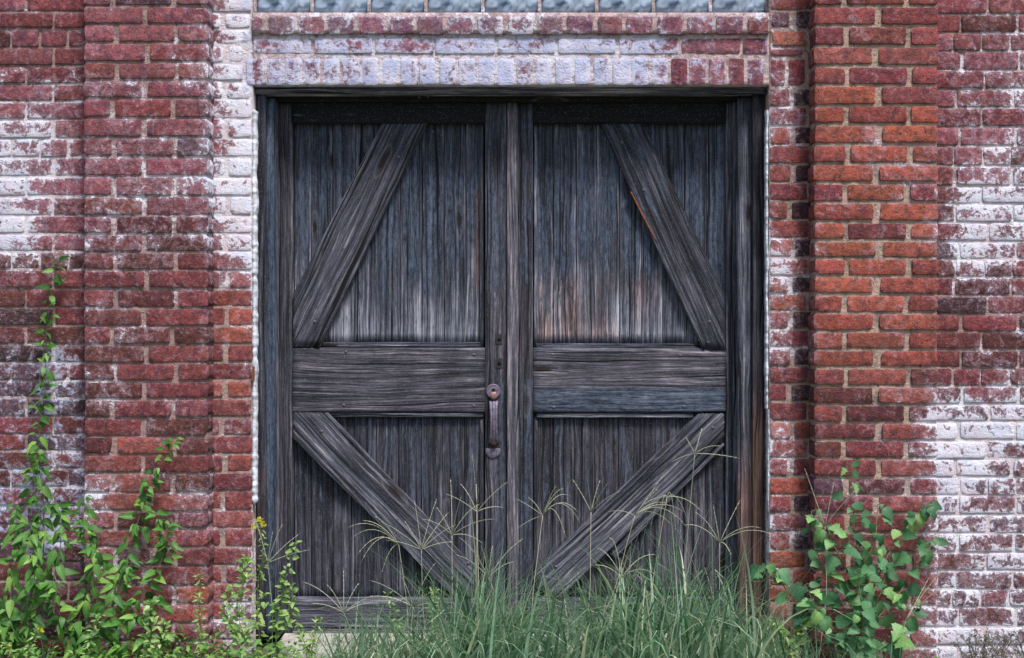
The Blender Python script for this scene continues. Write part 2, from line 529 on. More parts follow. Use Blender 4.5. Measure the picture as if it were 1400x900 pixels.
class Wall:
    def __init__(self, root, sec, face, depth):
        self.root, self.sec, self.face, self.depth = root, sec, face, depth
        self.rng = random.Random(hash(sec) % 1 + len(sec) * 7 + ord(sec[0]) + ord(sec[-1]))
        self.outV, self.outF, self.outA = [], [], {'bcol': [], 'paint': [], 'chalk': [], 'edge': []}

    def brick(self, x0, x1, y0, y1, col=None, bias=0.0, face=None, depth=None, sec=None, rough=1.0, slope=0.0):
        rng = self.rng
        x0 += rng.uniform(-1.5, .5); x1 += rng.uniform(-.5, 1.5)
        y0 += rng.uniform(-.9, .4); y1 += rng.uniform(-.4, .9)
        if x1 - x0 < 4:
            return
        col = col or pick_col(sec or self.sec, (y0 + y1) / 2, rng)
        f = self.face if face is None else face
        V, F, A = brick_geo(x0, x1, y0, y1, f, depth or self.depth, rng, col, bias, rough, slope=slope)
        if in_frame(x0, x1, y0, y1):
            c = sum(V, Vector()) / len(V)
            me = make_mesh('brick', [v - c for v in V], F, M_brick, True, A)
            o = link('brick', me, self.root)
            o.location = c - self.root.location
        else:
            b = len(self.outV)
            self.outV += V
            self.outF += [tuple(i + b for i in f_) for f_ in F]
            for k in A:
                self.outA[k] += A[k]

    def finish(self):
        if self.outV:
            c = self.root.location
            me = make_mesh('brick_courses', [v - c for v in self.outV], self.outF, M_brick, True, self.outA)
            o = link('brick_courses', me, self.root)
            o['kind'] = 'stuff'

    def mortar(self, x0, x1, y0, y1, face, thick, col=(0.33, 0.225, 0.20), relief=0.0022):
        """slab of mortar with an uneven front and plain sides"""
        a, b = P(x0, y1, face), P(x1, y0, face)
        W, H = b.x - a.x, b.z - a.z
        nx, nz = max(2, int(W / 0.014)), max(2, int(H / 0.014))
        V, F = [], []
        for j in range(nz + 1):
            for i in range(nx + 1):
                x, z = a.x + W * i / nx, a.z + H * j / nz
                e = 0 if (i in (0, nx) or j in (0, nz)) else 1
                y = face + e * (noise.noise(Vector((x * 30, z * 45, face * 9))) * relief + noise.noise(Vector((x * 90, z * 90, 3))) * relief * .7)
                V.append(Vector((x, y, z)))
        for j in range(nz):
            for i in range(nx):
                k = j * (nx + 1) + i
                F.append((k, k + 1, k + nx + 2, k + nx + 1))
        ring = list(range(nx + 1)) + [(nx + 1) * j + nx for j in range(1, nz + 1)] + \
            [(nx + 1) * nz + i for i in range(nx - 1, -1, -1)] + [(nx + 1) * j for j in range(nz - 1, 0, -1)]
        base = len(V)
        for k in ring:
            V.append(Vector((V[k].x, face + thick, V[k].z)))
        n = len(ring)
        for q in range(n):
            F.append((ring[(q + 1) % n], ring[q], base + q, base + (q + 1) % n))
        pa, ch, cl = [], [], []
        for v in V:
            px, py = 700 + v.x / S, 450 - (v.z - CZ) / S
            lint = 345 < px < 1056 and py < 119
            pa.append(paint_at(px, py) * (0.5 if lint else 1.0))
            ch.append(chalk_at(px, py) * 0.3)
            cl.append(col)
        c = self.root.location
        me = make_mesh('mortar_bed', [v - c for v in V], F, M_mortar, True, {'bcol': cl, 'paint': pa, 'chalk': ch})
        return link('mortar_bed', me, self.root)


def ext(rows, lo=-100, hi=930):
    rows = list(rows)
    p = (rows[-1] - rows[0]) / (len(rows) - 1)
    front = 0
    while rows[0] - p > lo:
        rows.insert(0, rows[0] - p)
        front += 1
    while rows[-1] + p < hi:
        rows.append(rows[-1] + p)
    return rows, front


def spans(rows, gap=4.0):
    out = []
    for i, r in enumerate(rows):
        up = rows[i - 1] if i else r - 25.3
        dn = rows[i + 1] if i < len(rows) - 1 else r + 25.3
        out.append(((r + up) / 2 + gap / 2, (r + dn) / 2 - gap / 2))
    return out


# left recessed wall
w = Wall(thing('brick_wall', 'recessed red brick wall left of the left pilaster, white paint worn in patches behind the tall vine', 'wall', P(-60, 895, 0)), 'left_wall', 0.0, 0.05)
rows, fr = ext([6, 27, 52, 78, 103, 127, 151, 176, 202, 228, 255, 282, 307, 332, 356, 381, 407, 433, 458, 483, 509, 532, 556, 582, 605, 629, 653, 679, 705, 729, 754, 781, 809, 834, 861])
for n, (y0, y1) in enumerate(spans(rows)):
    k = n - fr
    if (k - 2) % 6 == 0:
        xs = [(95, 127)] + [(56 - 39 * i, 91 - 39 * i) for i in range(11)]
    elif k % 2 == 0:
        xs = [(38, 112), (116, 127)] + [(-40 - 78 * i, 33 - 78 * i) for i in range(5)]
        xs = [(38, 127)] + xs[2:]
    else:
        xs = [(75, 127)] + [(-3 - 78 * i, 70 - 78 * i) for i in range(5)]
    for a, b in xs:
        w.brick(a, b, y0, y1)
w.mortar(-360, 128, -112, 935, 0.0055, 0.25)
w.finish()

# right recessed wall
w = Wall(thing('brick_wall', 'recessed crimson brick wall right of the right pilaster, heavy peeling whitewash low down', 'wall', P(1480, 895, 0)), 'right_wall', 0.0, 0.05)
rows, fr = ext([7, 32, 57, 83, 109, 134, 161, 186, 213, 241, 267, 290, 317, 343, 366, 392, 417, 442, 465, 491, 515, 541, 564, 589, 615, 640, 665, 690, 717, 742, 768, 793, 818, 843, 872, 893])
for n, (y0, y1) in enumerate(spans(rows, 3.9)):
    k = n - fr
    if (k - 2) % 6 == 0:
        xs = [(1270, 1305)] + [(1309 + 38.5 * i, 1344 + 38.5 * i) for i in range(11)]
    elif k % 2 == 0:
        xs = [(1270, 1345)] + [(1350 + 78 * i, 1423 + 78 * i) for i in range(5)]
    else:
        xs = [(1270, 1308)] + [(1313 + 78 * i, 1386 + 78 * i) for i in range(5)]
    sh = w.rng.uniform(-6, 6)
    for q, (a, b) in enumerate(xs):
        w.brick(a + (sh if q else 0), b + sh, y0, y1)
w.mortar(1268, 1760, -112, 935, 0.0055, 0.25)
w.finish()

# pilasters
PF = -0.10
w = Wall(thing('brick_pilaster', 'projecting brick pilaster left of the door, purplish red bricks dusted with whitewash', 'pilaster', P(200, 895, PF)), 'left_pil', PF, 0.10)
rows, fr = ext([21, 45, 72, 97, 122, 147, 174, 201, 227, 254, 282, 307, 333, 356, 382, 408, 434, 458, 484, 509, 534, 558, 585, 608, 635, 661, 687, 711, 736, 761, 787, 813, 839, 864])
for n, (y0, y1) in enumerate(spans(rows, 4.2)):
    j = w.rng.uniform(-3, 3)
    if (n - fr) % 2 == 0:
        xs = [(115.5, 194 + j), (202 + j, 284)]
    else:
        xs = [(115.5, 152 + j), (160 + j, 235 + j), (242 + j, 284)]
    for a, b in xs:
        w.brick(a, b, y0, y1, rough=1.4)
w.mortar(117, 282.3, -112, 935, PF + 0.007, 0.093)
w.finish()

w = Wall(thing('brick_pilaster', 'projecting brick pilaster right of the door, cleaner orange red bricks behind the sapling', 'pilaster', P(1198, 895, PF)), 'right_pil', PF, 0.10)
rows, fr = ext([21, 49, 77, 103, 130, 157, 183, 211, 237, 263, 290, 316, 341, 365, 390, 415, 440, 466, 490, 515, 541, 566, 590, 614, 640, 665, 689, 715, 742, 768, 793, 817, 842, 873])
for n, (y0, y1) in enumerate(spans(rows, 4.8)):
    j = w.rng.uniform(-3, 3)
    if (n - fr) % 2 == 0:
        xs = [(1114, 1195 + j), (1205 + j, 1282)]
    else:
        xs = [(1114, 1153 + j), (1161 + j, 1238 + j), (1246 + j, 1282)]
    for a, b in xs:
        w.brick(a, b, y0, y1, rough=1.5)
w.mortar(1115.6, 1280.5, -112, 935, PF + 0.007, 0.093, col=(0.43, 0.35, 0.27))
w.finish()

# door surround: side strips, lintel courses, sill
sr = thing('door_surround', 'brick surround framing the doorway, soldier course lintel chalky with pale paint', 'wall', P(700, 895, 0))
w = Wall(sr, 'left_strip', 0.0, 0.11)
rows, fr = ext([5, 29, 50, 74, 98, 123, 148, 176, 202, 228, 255, 281, 307, 331, 356, 383, 407, 433, 458, 483, 508, 532, 558, 582, 609, 633, 658, 685, 710, 735, 760, 786, 811, 836, 861])
for n, (y0, y1) in enumerate(spans(rows, 3.8)):
    j = w.rng.uniform(-4, 4)
    b = w.rng.uniform(-.03, .14)
    edge = 343.5 if (y0 > 124 or y1 < 20) else 340
    if y0 < 100 and y1 > 78:
        edge = 330
    if (n - fr) % 2 == 0:
        w.brick(289, edge, y0, y1, bias=b)
    else:
        w.brick(285, 304 + j, y0, y1, bias=b)
        w.brick(312 + j, edge, y0, y1, bias=b)
w.finish()
w.sec = 'right_strip'
w.outV, w.outF, w.outA = [], [], {'bcol': [], 'paint': [], 'chalk': [], 'edge': []}
rows, fr = ext([133, 159, 185, 211, 237, 263, 288, 313, 339, 365, 390, 413, 438, 463, 488, 513, 537, 563, 588, 614, 639, 665, 689, 714, 740, 765, 790, 813, 836, 861], lo=125)
for n, (y0, y1) in enumerate(spans(rows, 3.8)):
    j = w.rng.uniform(-3, 3)
    if (n - fr) % 2 == 1:
        w.brick(1053.5, 1103 + j, y0, y1)
    else:
        w.brick(1053.5, 1078 + j, y0, y1)
        w.brick(1086 + j, 1111, y0, y1, col=C_DARK if w.rng.random() < .75 else None)
w.brick(1055, 1108, -9, 12, col=C_RED)
w.brick(1057, 1078, 17, 35, col=C_PLUM); w.brick(1090, 1111, 16, 38, col=C_DARK)
w.brick(1057, 1102, 43, 62, col=(0.36, 0.13, 0.09)); w.brick(1055, 1098, 67, 76, col=C_PURP)
w.brick(1054, 1073, 82, 116, col=(0.20, 0.05, 0.06)); w.brick(1079.5, 1101, 82, 116, col=(0.20, 0.045, 0.05))
for i in range(3):
    w.brick(1055, 1108, -87 + 26 * i, -66 + 26 * i)
# lintel
w.sec = 'lintel'
x = 338.0
i = 0
while x < 1046:
    b = w.rng.uniform(-.13, .10)
    w.brick(x, x + 20.8, 80, 116, bias=b, rough=.5)
    x += 26.35
    i += 1
x = 348.0
for wd in [77, 78, 78, 79, 77, 78, 80, 79, 34]:
    if x > 1040:
        break
    w.brick(x, min(x + wd, 1048), 52.5, 73, bias=w.rng.uniform(-.18, .12), rough=.6)
    x += wd + 5.3
x = 346.0
w.brick(346, 358, 23, 46, face=-0.016, slope=0.15)
x = 368
while x < 1020:
    w.brick(x, x + 33, 23, 46, bias=w.rng.uniform(-.12, .12), face=-0.018, slope=0.15, rough=.6, col=tuple(k * w.rng.uniform(.9, 1.3) for k in (0.25, 0.10, 0.125)))
    x += 40.9
w.brick(x + 2, 1050, 24, 46, face=-0.02, slope=0.15, col=C_RED)
w.finish()
PK = (0.62, 0.52, 0.53)
w.mortar(284, 345.5, -112, 935, 0.004, 0.24, col=(0.38, 0.30, 0.25))
w.mortar(1051.5, 1112, -112, 935, 0.005, 0.24, col=(0.36, 0.28, 0.22))
w.mortar(345.6, 1051.4, 19, 117, 0.003, 0.24, col=PK)
w.mortar(345, 1052, 17.5, 44.8, -0.0125, 0.05, col=PK)

# lumpy white bead of old caulk along the masonry opening
def bead(px, ya, yb, wd, seed, y=0.0):
    a, b = P(px, yb, 0), P(px, ya, 0)
    n = int((b.z - a.z) / 0.006)
    V, F = [], []
    m = 7
    for j in range(n + 1):
        z = a.z + (b.z - a.z) * j / n
        q = noise.noise(Vector((z * 17, seed, 0)))
        q2 = noise.noise(Vector((z * 55, seed, 5)))
        hw = wd * S / 2 * (0.9 + q * 0.5 + q2 * .22)
        cx = a.x + noise.noise(Vector((z * 9, seed, 8))) * 0.004
        if j in (0, n):
            hw *= .2
        for i in range(m):
            t = math.pi * i / (m - 1)
            V.append(Vector((cx - math.cos(t) * hw, y + 0.02 - math.sin(t) * (0.022 + 0.006 * q2), z)))
    for j in range(n):
        for i in range(m - 1):
            k = j * m + i
            F.append((k, k + 1, k + 1 + m, k + m))
    me = make_mesh('caulk_bead', [v - sr.location for v in V], F, M_bead)
    link('caulk_bead', me, sr)


bead(347.3, 150, 690, 9, 1.0)
bead(1048.8, 150, 560, 5.5, 4.0)
bead(1051, 560, 700, 3.5, 8.0)

# ------------------------------------------------------------ glass block window
gw = thing('glass_block_window', 'row of wavy blue grey glass blocks set above the brick lintel', 'window', P(700, 18, 0.02))
for r in range(2):
    for i in range(9):
        x0 = 351 + 77.9 * i
        y1 = 17 - 78 * r
        a, b = P(x0, y1, 0.02), P(x0 + 73, y1 - 73, 0.02)
        W, H = b.x - a.x, b.z - a.z
        N = 22
        V, F = [], []
        for j in range(N + 1):
            for k in range(N + 1):
                u, v = k / N, j / N
                e = min(u, v, 1 - u, 1 - v)
                y = 0.006 * (1 - min(1, e * 9)) ** 2
                if e > 0.06:
                    ang = math.atan2(v - .5, u - .5)
                    rr = math.hypot(u - .5, v - .5)
                    y += -0.0035 * math.sin(ang * 3 + rr * 12 + i * .4) * min(1, (e - .06) * 8) - 0.002 * math.sin(u * 17 + v * 9 + i)
                V.append(Vector((W * (u - .5), y, H * (v - .5))))
        for j in range(N):
            for k in range(N):
                q = j * (N + 1) + k
                F.append((q, q + 1, q + N + 2, q + N + 1))
        ring = list(range(N + 1)) + [(N + 1) * j + N for j in range(1, N + 1)] + [(N + 1) * N + q for q in range(N - 1, -1, -1)] + [(N + 1) * j for j in range(N - 1, 0, -1)]
        bs = len(V)
        for q in ring:
            V.append(Vector((V[q].x, 0.08, V[q].z)))
        n = len(ring)
        for q in range(n):
            F.append((ring[(q + 1) % n], ring[q], bs + q, bs + (q + 1) % n))
        F.append(tuple(bs + q for q in range(n)))
        me = make_mesh('glass_block', V, F, M_glass)
        o = link('glass_block', me, gw)
        o.location = (a + b) / 2 - gw.location
tmp = Wall(gw, 'lintel', 0, 0)
tmp.mortar(346, 1052, -140, 19, 0.027, 0.05, col=(0.45, 0.42, 0.38))


# ------------------------------------------------------------ timber
def wx_at(px, py, kind):
    """bleach, blue paint, brown stain of the timber"""
    nz = noise.noise(Vector((px * .03, py * .012, 1))) * 1.3
    nz2 = noise.noise(Vector((px * .06, py * .01, 7)))
    if kind == 'plank':
        bl, blue, br = .38, .45, .1
        if py < 473:
            t = (py - 168) / 305
            edge = 330 + 60 * nz + 60 * nz2
            blue = .75
            bl = .38
            if py > edge:
                k = min(1, (py - edge) / 110)
                bl = .38 + k * .32
                blue = .75 - .65 * k
            if py > 448:
                bl += .16
            if py < 235:
                blue *= .7
            if 648 < px < 662 and 250 < py < 400:
                br = .8
            if 735 < px < 900 and py > 380:
                br = .4 + nz * .6
        else:
            bl, blue, br = .28 + .14 * nz, .40, .2
            if px > 710:
                br = .40; bl = .25 + .12 * nz
            if py > 700:
                bl += .1
                blue = .1
    elif kind == 'brace':
        bl, blue, br = .46 + .14 * nz, .12, .2
        if px > 800 and py < 470:
            bl, blue = .36 + .2 * nz + (.10 if py > 380 else 0), .35
        if py < 470 and px < 700:
            bl = .40 + .1 * nz
        if py > 700:
            bl += .1
    elif kind == 'rail':
        bl, blue, br = .33 + .15 * nz, .12, .35
        if px > 720:
            bl, br = .38 + .1 * nz, .35
            if py > 530:
                blue, bl, br = .75, .60, .0
        if py > 815:
            bl, br, blue = .55, .2, 0
    elif kind == 'toprail_shaded':
        bl, blue, br = -.55, .0, .1  # black residue and the soffit's shade, both put into the colour by negative bleach
    elif kind == 'stile':
        bl, blue, br = .24, .30, .25
        if 660 < px < 695:
            bl = .30 + (.15 if 250 < py < 400 else 0)
            blue = .65 if py < 400 else .2
            if py > 430:
                br = .4
            if py > 520 and px > 680:
                blue = .8
        if px > 708 and px < 732:
            bl, blue, br = .34, .6, .3
            if 400 < py < 510:
                br, blue = .5, .1
        if px < 400:
            bl, blue, br = .24, .15, .35
        if px > 985:
            bl, blue = .28, .35
    elif kind == 'astragal':
        bl, blue, br = .56, .0, .45
        if 200 < py < 600:
            bl = .60
        if py < 190:
            bl = .40
    elif kind == 'jamb_l':
        bl, blue, br = .30, .25, .15
        if py > 640:
            br = .70
    elif kind == 'jamb_blue':
        bl, blue, br = .52, 1.0, 0  # bluish light on the left moulding, put into its colour as full blue
    elif kind == 'jamb_r':
        bl, blue, br = .60, .0, .1
        if py < 260:
            bl = .44
        if py > 560:
            br = min(.92, .2 + (py - 560) / 150)
    elif kind == 'jamb_brown':
        bl, blue, br = .44, .0, .35
        if py < 350:
            bl = .2
        if py > 480:
            br = min(1, .5 + (py - 480) / 200)
            bl = .5
    elif kind == 'head':
        bl, blue, br = .66, .0, .2
    elif kind == 'trim':
        bl, blue, br = .55, .2, .1
    bl += nz2 * .08
    return (min(1, max(-1.2, bl)), min(1, max(0, blue)), min(1, max(0, br)))


WR = random.Random(5)


def board(name, parent, poly, front, thick, kind, axis=None, ridge=0.0009, cols=10, segs=None, rnd=0.0025, lean=0.0, cup=0.0):
    """a timber of the outline poly (photo pixels, convex), grain along axis; front face uneven, real thickness"""
    pts = [P(x, y, front) for x, y in poly]
    c = sum(pts, Vector()) / len(pts)
    if axis is None:
        axis = (0, 1)
    ax = Vector((axis[0], 0, axis[1])).normalized()
    ac = Vector((ax.z, 0, -ax.x))
    loc = [((p - c).dot(ac), (p - c).dot(ax)) for p in pts]
    s0, s1 = min(q[0] for q in loc), max(q[0] for q in loc)
    n = cols
    ss = [0, .035] + [.035 + .93 * i / (n - 2) for i in range(1, n - 2)] + [.965, 1]
    ss = [s0 + (s1 - s0) * (0.0005 + 0.999 * q) for q in ss]

    def trange(s):
        ts = []
        m = len(loc)
        for i in range(m):
            a, b = loc[i], loc[(i + 1) % m]
            if (a[0] - s) * (b[0] - s) <= 0 and abs(a[0] - b[0]) > 1e-9:
                k = (s - a[0]) / (b[0] - a[0])
                ts.append(a[1] + k * (b[1] - a[1]))
        return (min(ts), max(ts)) if ts else (0, 0)

    length = max(q[1] for q in loc) - min(q[1] for q in loc)
    m = segs or max(4, int(length / 0.05))
    sd = WR.uniform(0, 100)
    V, F, A = [], [], []
    for i, s in enumerate(ss):
        t0, t1 = trange(s)
        j0 = noise.noise(Vector((s * 150, sd, 0))) * ridge * 1.5
        for j in range(m + 1):
            t = t0 + (t1 - t0) * j / m + (j0 if j in (0, m) and ridge > 0.001 else 0)
            y = 0
            y -= noise.noise(Vector((s * 130 + sd, t * 2.2, sd))) * ridge * 1.6
            y -= noise.noise(Vector((s * 40 + sd, t * 1.1, sd + 9))) * ridge * 1.2
            if i in (0, n - 0) or i == len(ss) - 1:
                y += rnd
            if j in (0, m):
                y += rnd * .6
            y += cup * ((2 * (s - s0) / (s1 - s0) - 1) ** 2)
            y += lean * t
            ws = s + (noise.noise(Vector((t * 5, sd, 2))) * 0.0012 if i in (0, len(ss) - 1) else 0)
            V.append(Vector((ws, y, t)))
            wp = c + ac * s + ax * t
            k = D / (D + front)
            a_ = wx_at(700 + wp.x * k / S, 450 - (wp.z - CZ) * k / S, kind)
            if kind in ('plank', 'stile') and (i < 2 or i > len(ss) - 3):
                a_ = (a_[0] + .16, a_[1] * .35, a_[2])
            A.append(a_)
    N = len(ss)
    for i in range(N - 1):
        for j in range(m):
            a = i * (m + 1) + j
            F.append((a, a + m + 1, a + m + 2, a + 1))
    ring = [i * (m + 1) for i in range(N)] + [(N - 1) * (m + 1) + j for j in range(1, m + 1)] + \
        [i * (m + 1) + m for i in range(N - 2, -1, -1)] + [j for j in range(m - 1, 0, -1)]
    b = len(V)
    for q in ring:
        V.append(Vector((V[q].x, thick + lean * V[q].z, V[q].z)))
        A.append(A[q])
    R_ = len(ring)
    for q in range(R_):
        F.append((ring[(q + 1) % R_], ring[q], b + q, b + (q + 1) % R_))
    F.append(tuple(b + q for q in range(R_)))
    me = make_mesh(name, V, F, M_wood, True, {'wx': A})
    o = link(name, me, parent)
    # local X = across, local Y = depth, local Z = along the grain
    rot = Matrix((ac, Vector((0, 1, 0)), ax)).transposed().to_quaternion()
    o.rotation_mode = 'QUATERNION'
    o.rotation_quaternion = rot
    o.location = c - Vector(parent.location)
    return o


def rect(x0, y0, x1, y1):
    return [(x0, y0), (x1, y0), (x1, y1), (x0, y1)]


HZ = (1, 0)
# frame
fr_ = thing('door_frame', 'weathered timber frame fixed inside the brick opening around both doors', 'door frame', P(700, 880, 0.1))
board('jamb', fr_, rect(350.5, 129, 363, 876), 0.055, 0.12, 'jamb_l', cols=8)
board('jamb_moulding', fr_, rect(363.3, 134, 375, 876), 0.075, 0.11, 'jamb_blue', cols=8, rnd=0.012)
board('jamb_stop', fr_, rect(374, 136, 379, 876), 0.12, 0.09, 'stile', cols=5)
board('jamb', fr_, rect(1009.5, 134, 1028, 876), 0.085, 0.11, 'jamb_r', cols=12, ridge=.0022)
board('jamb_moulding', fr_, rect(1029.5, 129, 1043.5, 876), 0.06, 0.12, 'jamb_brown', cols=8, rnd=.006)
board('jamb_stop', fr_, rect(1003, 136, 1010, 876), 0.125, 0.09, 'stile', cols=5)
board('head_board', fr_, rect(347, 119, 1049, 127.5), 0.035, 0.10, 'head', axis=HZ, cols=7, segs=40)
board('head_board', fr_, rect(372, 128.5, 1012, 138), 0.105, 0.09, 'toprail_shaded', axis=HZ, cols=6, segs=30)
# lining behind the frame closes the opening
board('frame_lining', fr_, rect(345, 118, 380, 880), 0.215, 0.03, 'toprail_shaded', cols=5)
board('frame_lining', fr_, rect(1003, 118, 1052, 880), 0.215, 0.03, 'toprail_shaded', cols=5)
board('head_lining', fr_, rect(345, 112, 1052, 136), 0.216, 0.03, 'toprail_shaded', axis=HZ, cols=5)
hb = make_mesh('hinge_stub', [Vector((x, y, z)) for x in (-.004, .004) for y in (-.008, .02) for z in (-.03, .022)],
               [(0, 1, 3, 2), (4, 6, 7, 5), (0, 4, 5, 1), (2, 3, 7, 6), (0, 2, 6, 4), (1, 5, 7, 3)], M_rust, False)
child_at('hinge_stub', hb, fr_, P(346.5, 509, -0.006))


def tube_mesh(name, pts, radii, mat, sides=6, caps=True):
    V, F = [], []
    n = len(pts)
    for i, p in enumerate(pts):
        d = (pts[min(i + 1, n - 1)] - pts[max(i - 1, 0)])
        d = d.normalized() if d.length > 1e-9 else Vector((0, 0, 1))
        up = Vector((0, 1, 0)) if abs(d.y) < .9 else Vector((1, 0, 0))
        a = d.cross(up).normalized()
        b = d.cross(a)
        for k in range(sides):
            t = 2 * math.pi * k / sides
            V.append(p + (a * math.cos(t) + b * math.sin(t)) * radii[i])
    for i in range(n - 1):
        for k in range(sides):
            q = i * sides + k
            r = i * sides + (k + 1) % sides
            F.append((q, r, r + sides, q + sides))
    if caps:
        F.append(tuple(range(sides - 1, -1, -1)))
        F.append(tuple((n - 1) * sides + k for k in range(sides)))
    return V, F


def disc(rad, prof, mat, name, sides=28, half=False, flat=1.0):
    """lathed round plate facing -Y; prof = [(radius fraction, y)]"""
    V, F = [], []
    for (rf, y) in prof:
        for k in range(sides):
            t = 2 * math.pi * k / sides
            z = math.sin(t) * rad * rf
            if half and z > 0.25 * rad:
                z = 0.25 * rad
            V.append(Vector((math.cos(t) * rad * rf, y, z * flat)))
    for i in range(len(prof) - 1):
        for k in range(sides):
            q, r = i * sides + k, i * sides + (k + 1) % sides
            F.append((q, r, r + sides, q + sides))
    F.append(tuple((len(prof) - 1) * sides + k for k in range(sides)))
    return make_mesh(name, V, F, mat)


nail_me = disc(0.0055, [(1, 0.003), (1, -0.0015), (.6, -0.0035)], M_iron, 'nail', 8)

F_ST, F_PL, F_BR = 0.155, 0.182, 0.150


def leaf_door(root, xa, xb, side):
    """panel area xa..xb between the stiles"""
    joints_up = [402, 425, 455, 486, 518, 547, 577, 607, 637, 662] if side < 0 else [729, 756, 788, 816, 847, 877, 906, 936, 966, 994]
    joints_lo = [402, 425, 455, 484, 514, 545, 576, 605, 635, 662] if side < 0 else [729, 756, 785, 813, 845, 875, 904, 934, 964, 994]
    for J, y0, y1 in ((joints_up, 160, 473), (joints_lo, 563, 822)):
        for a, b in zip(J[:-1], J[1:]):
            board('plank', root, rect(a + .35, y0, b - .35, y1), F_PL + WR.uniform(-.0015, .0015), 0.02, 'plank', cols=12, rnd=.0035)
            # bead run down the middle of each board, as on beaded boarding
    board('backing_board', root, rect(xa - 14 if side < 0 else 709.8, 138, 725 if side < 0 else xb + 14, 868), F_PL + (.021 if side < 0 else .0345), 0.012, 'toprail_shaded', cols=6)
    board('top_rail', root, rect(xa - .2, 139, xb + .2, 168), F_ST - .012, 0.045, 'toprail_shaded', axis=HZ, cols=9, segs=18, ridge=.0015)
    board('lock_rail', root, rect(xa, 475.5, xb, 564), F_ST, 0.045, 'rail', axis=HZ, cols=22, segs=26, ridge=.0013)
    board('bottom_rail', root, rect(xa, 818, xb, 874), F_ST, 0.045, 'rail', axis=HZ, cols=16, segs=26, ridge=.0018)
    return


def nails(root, lst):
    for x, y, d in lst:
        child_at('nail', nail_me, root, P(x, y, d))


# left leaf
ld = thing('barn_door', 'left door leaf of grey planks with round plate pull handle and diagonal braces', 'door', P(536, 876, 0.17))
board('stile', ld, rect(377.5, 137, 399.3, 875), F_ST, 0.045, 'stile', cols=10)
board('stile', ld, rect(663.4, 137, 692.5, 875), F_ST - .001, 0.045, 'stile', cols=14)
leaf_door(ld, 400, 662.8, -1)
board('astragal', ld, rect(693, 139, 709, 875), F_ST - .022, 0.05, 'astragal', cols=12, rnd=.010, cup=.004, ridge=.0016)
board('diagonal_brace', ld, [(523, 167), (584, 167), (437, 474.5), (400.5, 474.5), (400.5, 402)], F_BR, 0.03, 'brace', axis=(0.47, 1), cols=30, segs=26, ridge=.0028, rnd=.005)
board('diagonal_brace', ld, [(400.5, 564.5), (448, 564.5), (654, 781), (656, 803), (639, 820), (618, 815), (400.5, 600)], F_BR - .006, 0.034, 'brace', axis=(-0.69, 0.72), cols=34, segs=30, ridge=.0034, rnd=.006)
# panel mouldings
board('panel_moulding', ld, rect(436, 468, 657, 474.8), F_PL - .018, 0.02, 'trim', axis=HZ, cols=6, rnd=.006)
board('panel_moulding', ld, rect(655.5, 169, 660.8, 474.5), F_PL - .014, 0.02, 'trim', cols=6, rnd=.006)
board('panel_moulding', ld, rect(450, 565, 661, 571), F_PL - .020, 0.02, 'trim', axis=HZ, cols=6, rnd=.006)
board('panel_moulding', ld, rect(656, 572, 661, 817), F_PL - .012, 0.02, 'stile', cols=6, rnd=.006)
nails(ld, [(473, 481, F_ST), (648, 485, F_ST), (470, 554, F_ST), (648, 555, F_ST), (592, 180, F_PL), (573, 133, .103), (585, 132, .103),
           (545, 215, F_BR), (470, 340, F_BR), (430, 440, F_BR), (440, 590, F_BR - .006), (640, 770, F_BR - .006), (620, 790, F_BR - .006)])

# right leaf
rd = thing('barn_door', 'right door leaf of grey planks, plain, its brace split with an orange crack', 'door', P(860, 876, 0.17))
board('stile', rd, rect(709.5, 137, 728.6, 875), F_ST, 0.045, 'stile', cols=10)
board('stile', rd, rect(992.8, 137, 1008, 875), F_ST, 0.045, 'stile', cols=8)
leaf_door(rd, 729.2, 992.2, 1)
board('diagonal_brace', rd, [(821, 167), (878, 167), (992, 404), (992, 478), (960, 478)], F_BR, 0.03, 'brace', axis=(-0.44, 1), cols=30, segs=26, ridge=.0028, rnd=.005)
board('diagonal_brace', rd, [(990.5, 566), (990.5, 600), (776, 808), (759, 819.5), (731, 803), (729, 784), (956, 566)], F_BR - .008, 0.034, 'brace', axis=(0.72, 0.68), cols=34, segs=30, ridge=.0036, rnd=.006)
board('split_batten', rd, [(990, 603), (990, 613), (925, 673), (842, 764), (834, 758), (918, 665)], F_BR + .006, 0.02, 'brace', axis=(0.72, 0.68), cols=8, segs=22, ridge=.002)
board('orange_split', rd, [(861.5, 262), (863.5, 262), (884, 302), (899, 331), (898, 332), (882, 303)], F_BR - .0025, 0.01, 'brace', axis=(-0.46, 1), cols=5, segs=10).data.materials[0] = M_orange
board('panel_moulding', rd, rect(733, 470, 955, 475.6), F_PL - .020, 0.02, 'trim', axis=HZ, cols=6, rnd=.006)
board('panel_moulding', rd, rect(730.2, 169, 734.6, 475), F_PL - .014, 0.02, 'trim', cols=6, rnd=.006)
board('panel_moulding', rd, rect(734, 565.5, 948, 571.5), F_PL - .020, 0.02, 'trim', axis=HZ, cols=6, rnd=.006)
board('panel_moulding', rd, rect(730.3, 572, 735, 817), F_PL - .012, 0.02, 'stile', cols=6, rnd=.006)
nails(rd, [(755, 485, F_ST), (930, 486, F_ST), (757, 557, F_ST), (935, 556, F_ST), (850, 195, F_BR), (880, 260, F_BR), (970, 440, F_BR),
           (968, 468, F_BR), (742, 790, F_BR - .008), (760, 775, F_BR - .008), (868, 722, F_BR + .004), (975, 585, F_BR - .008)])


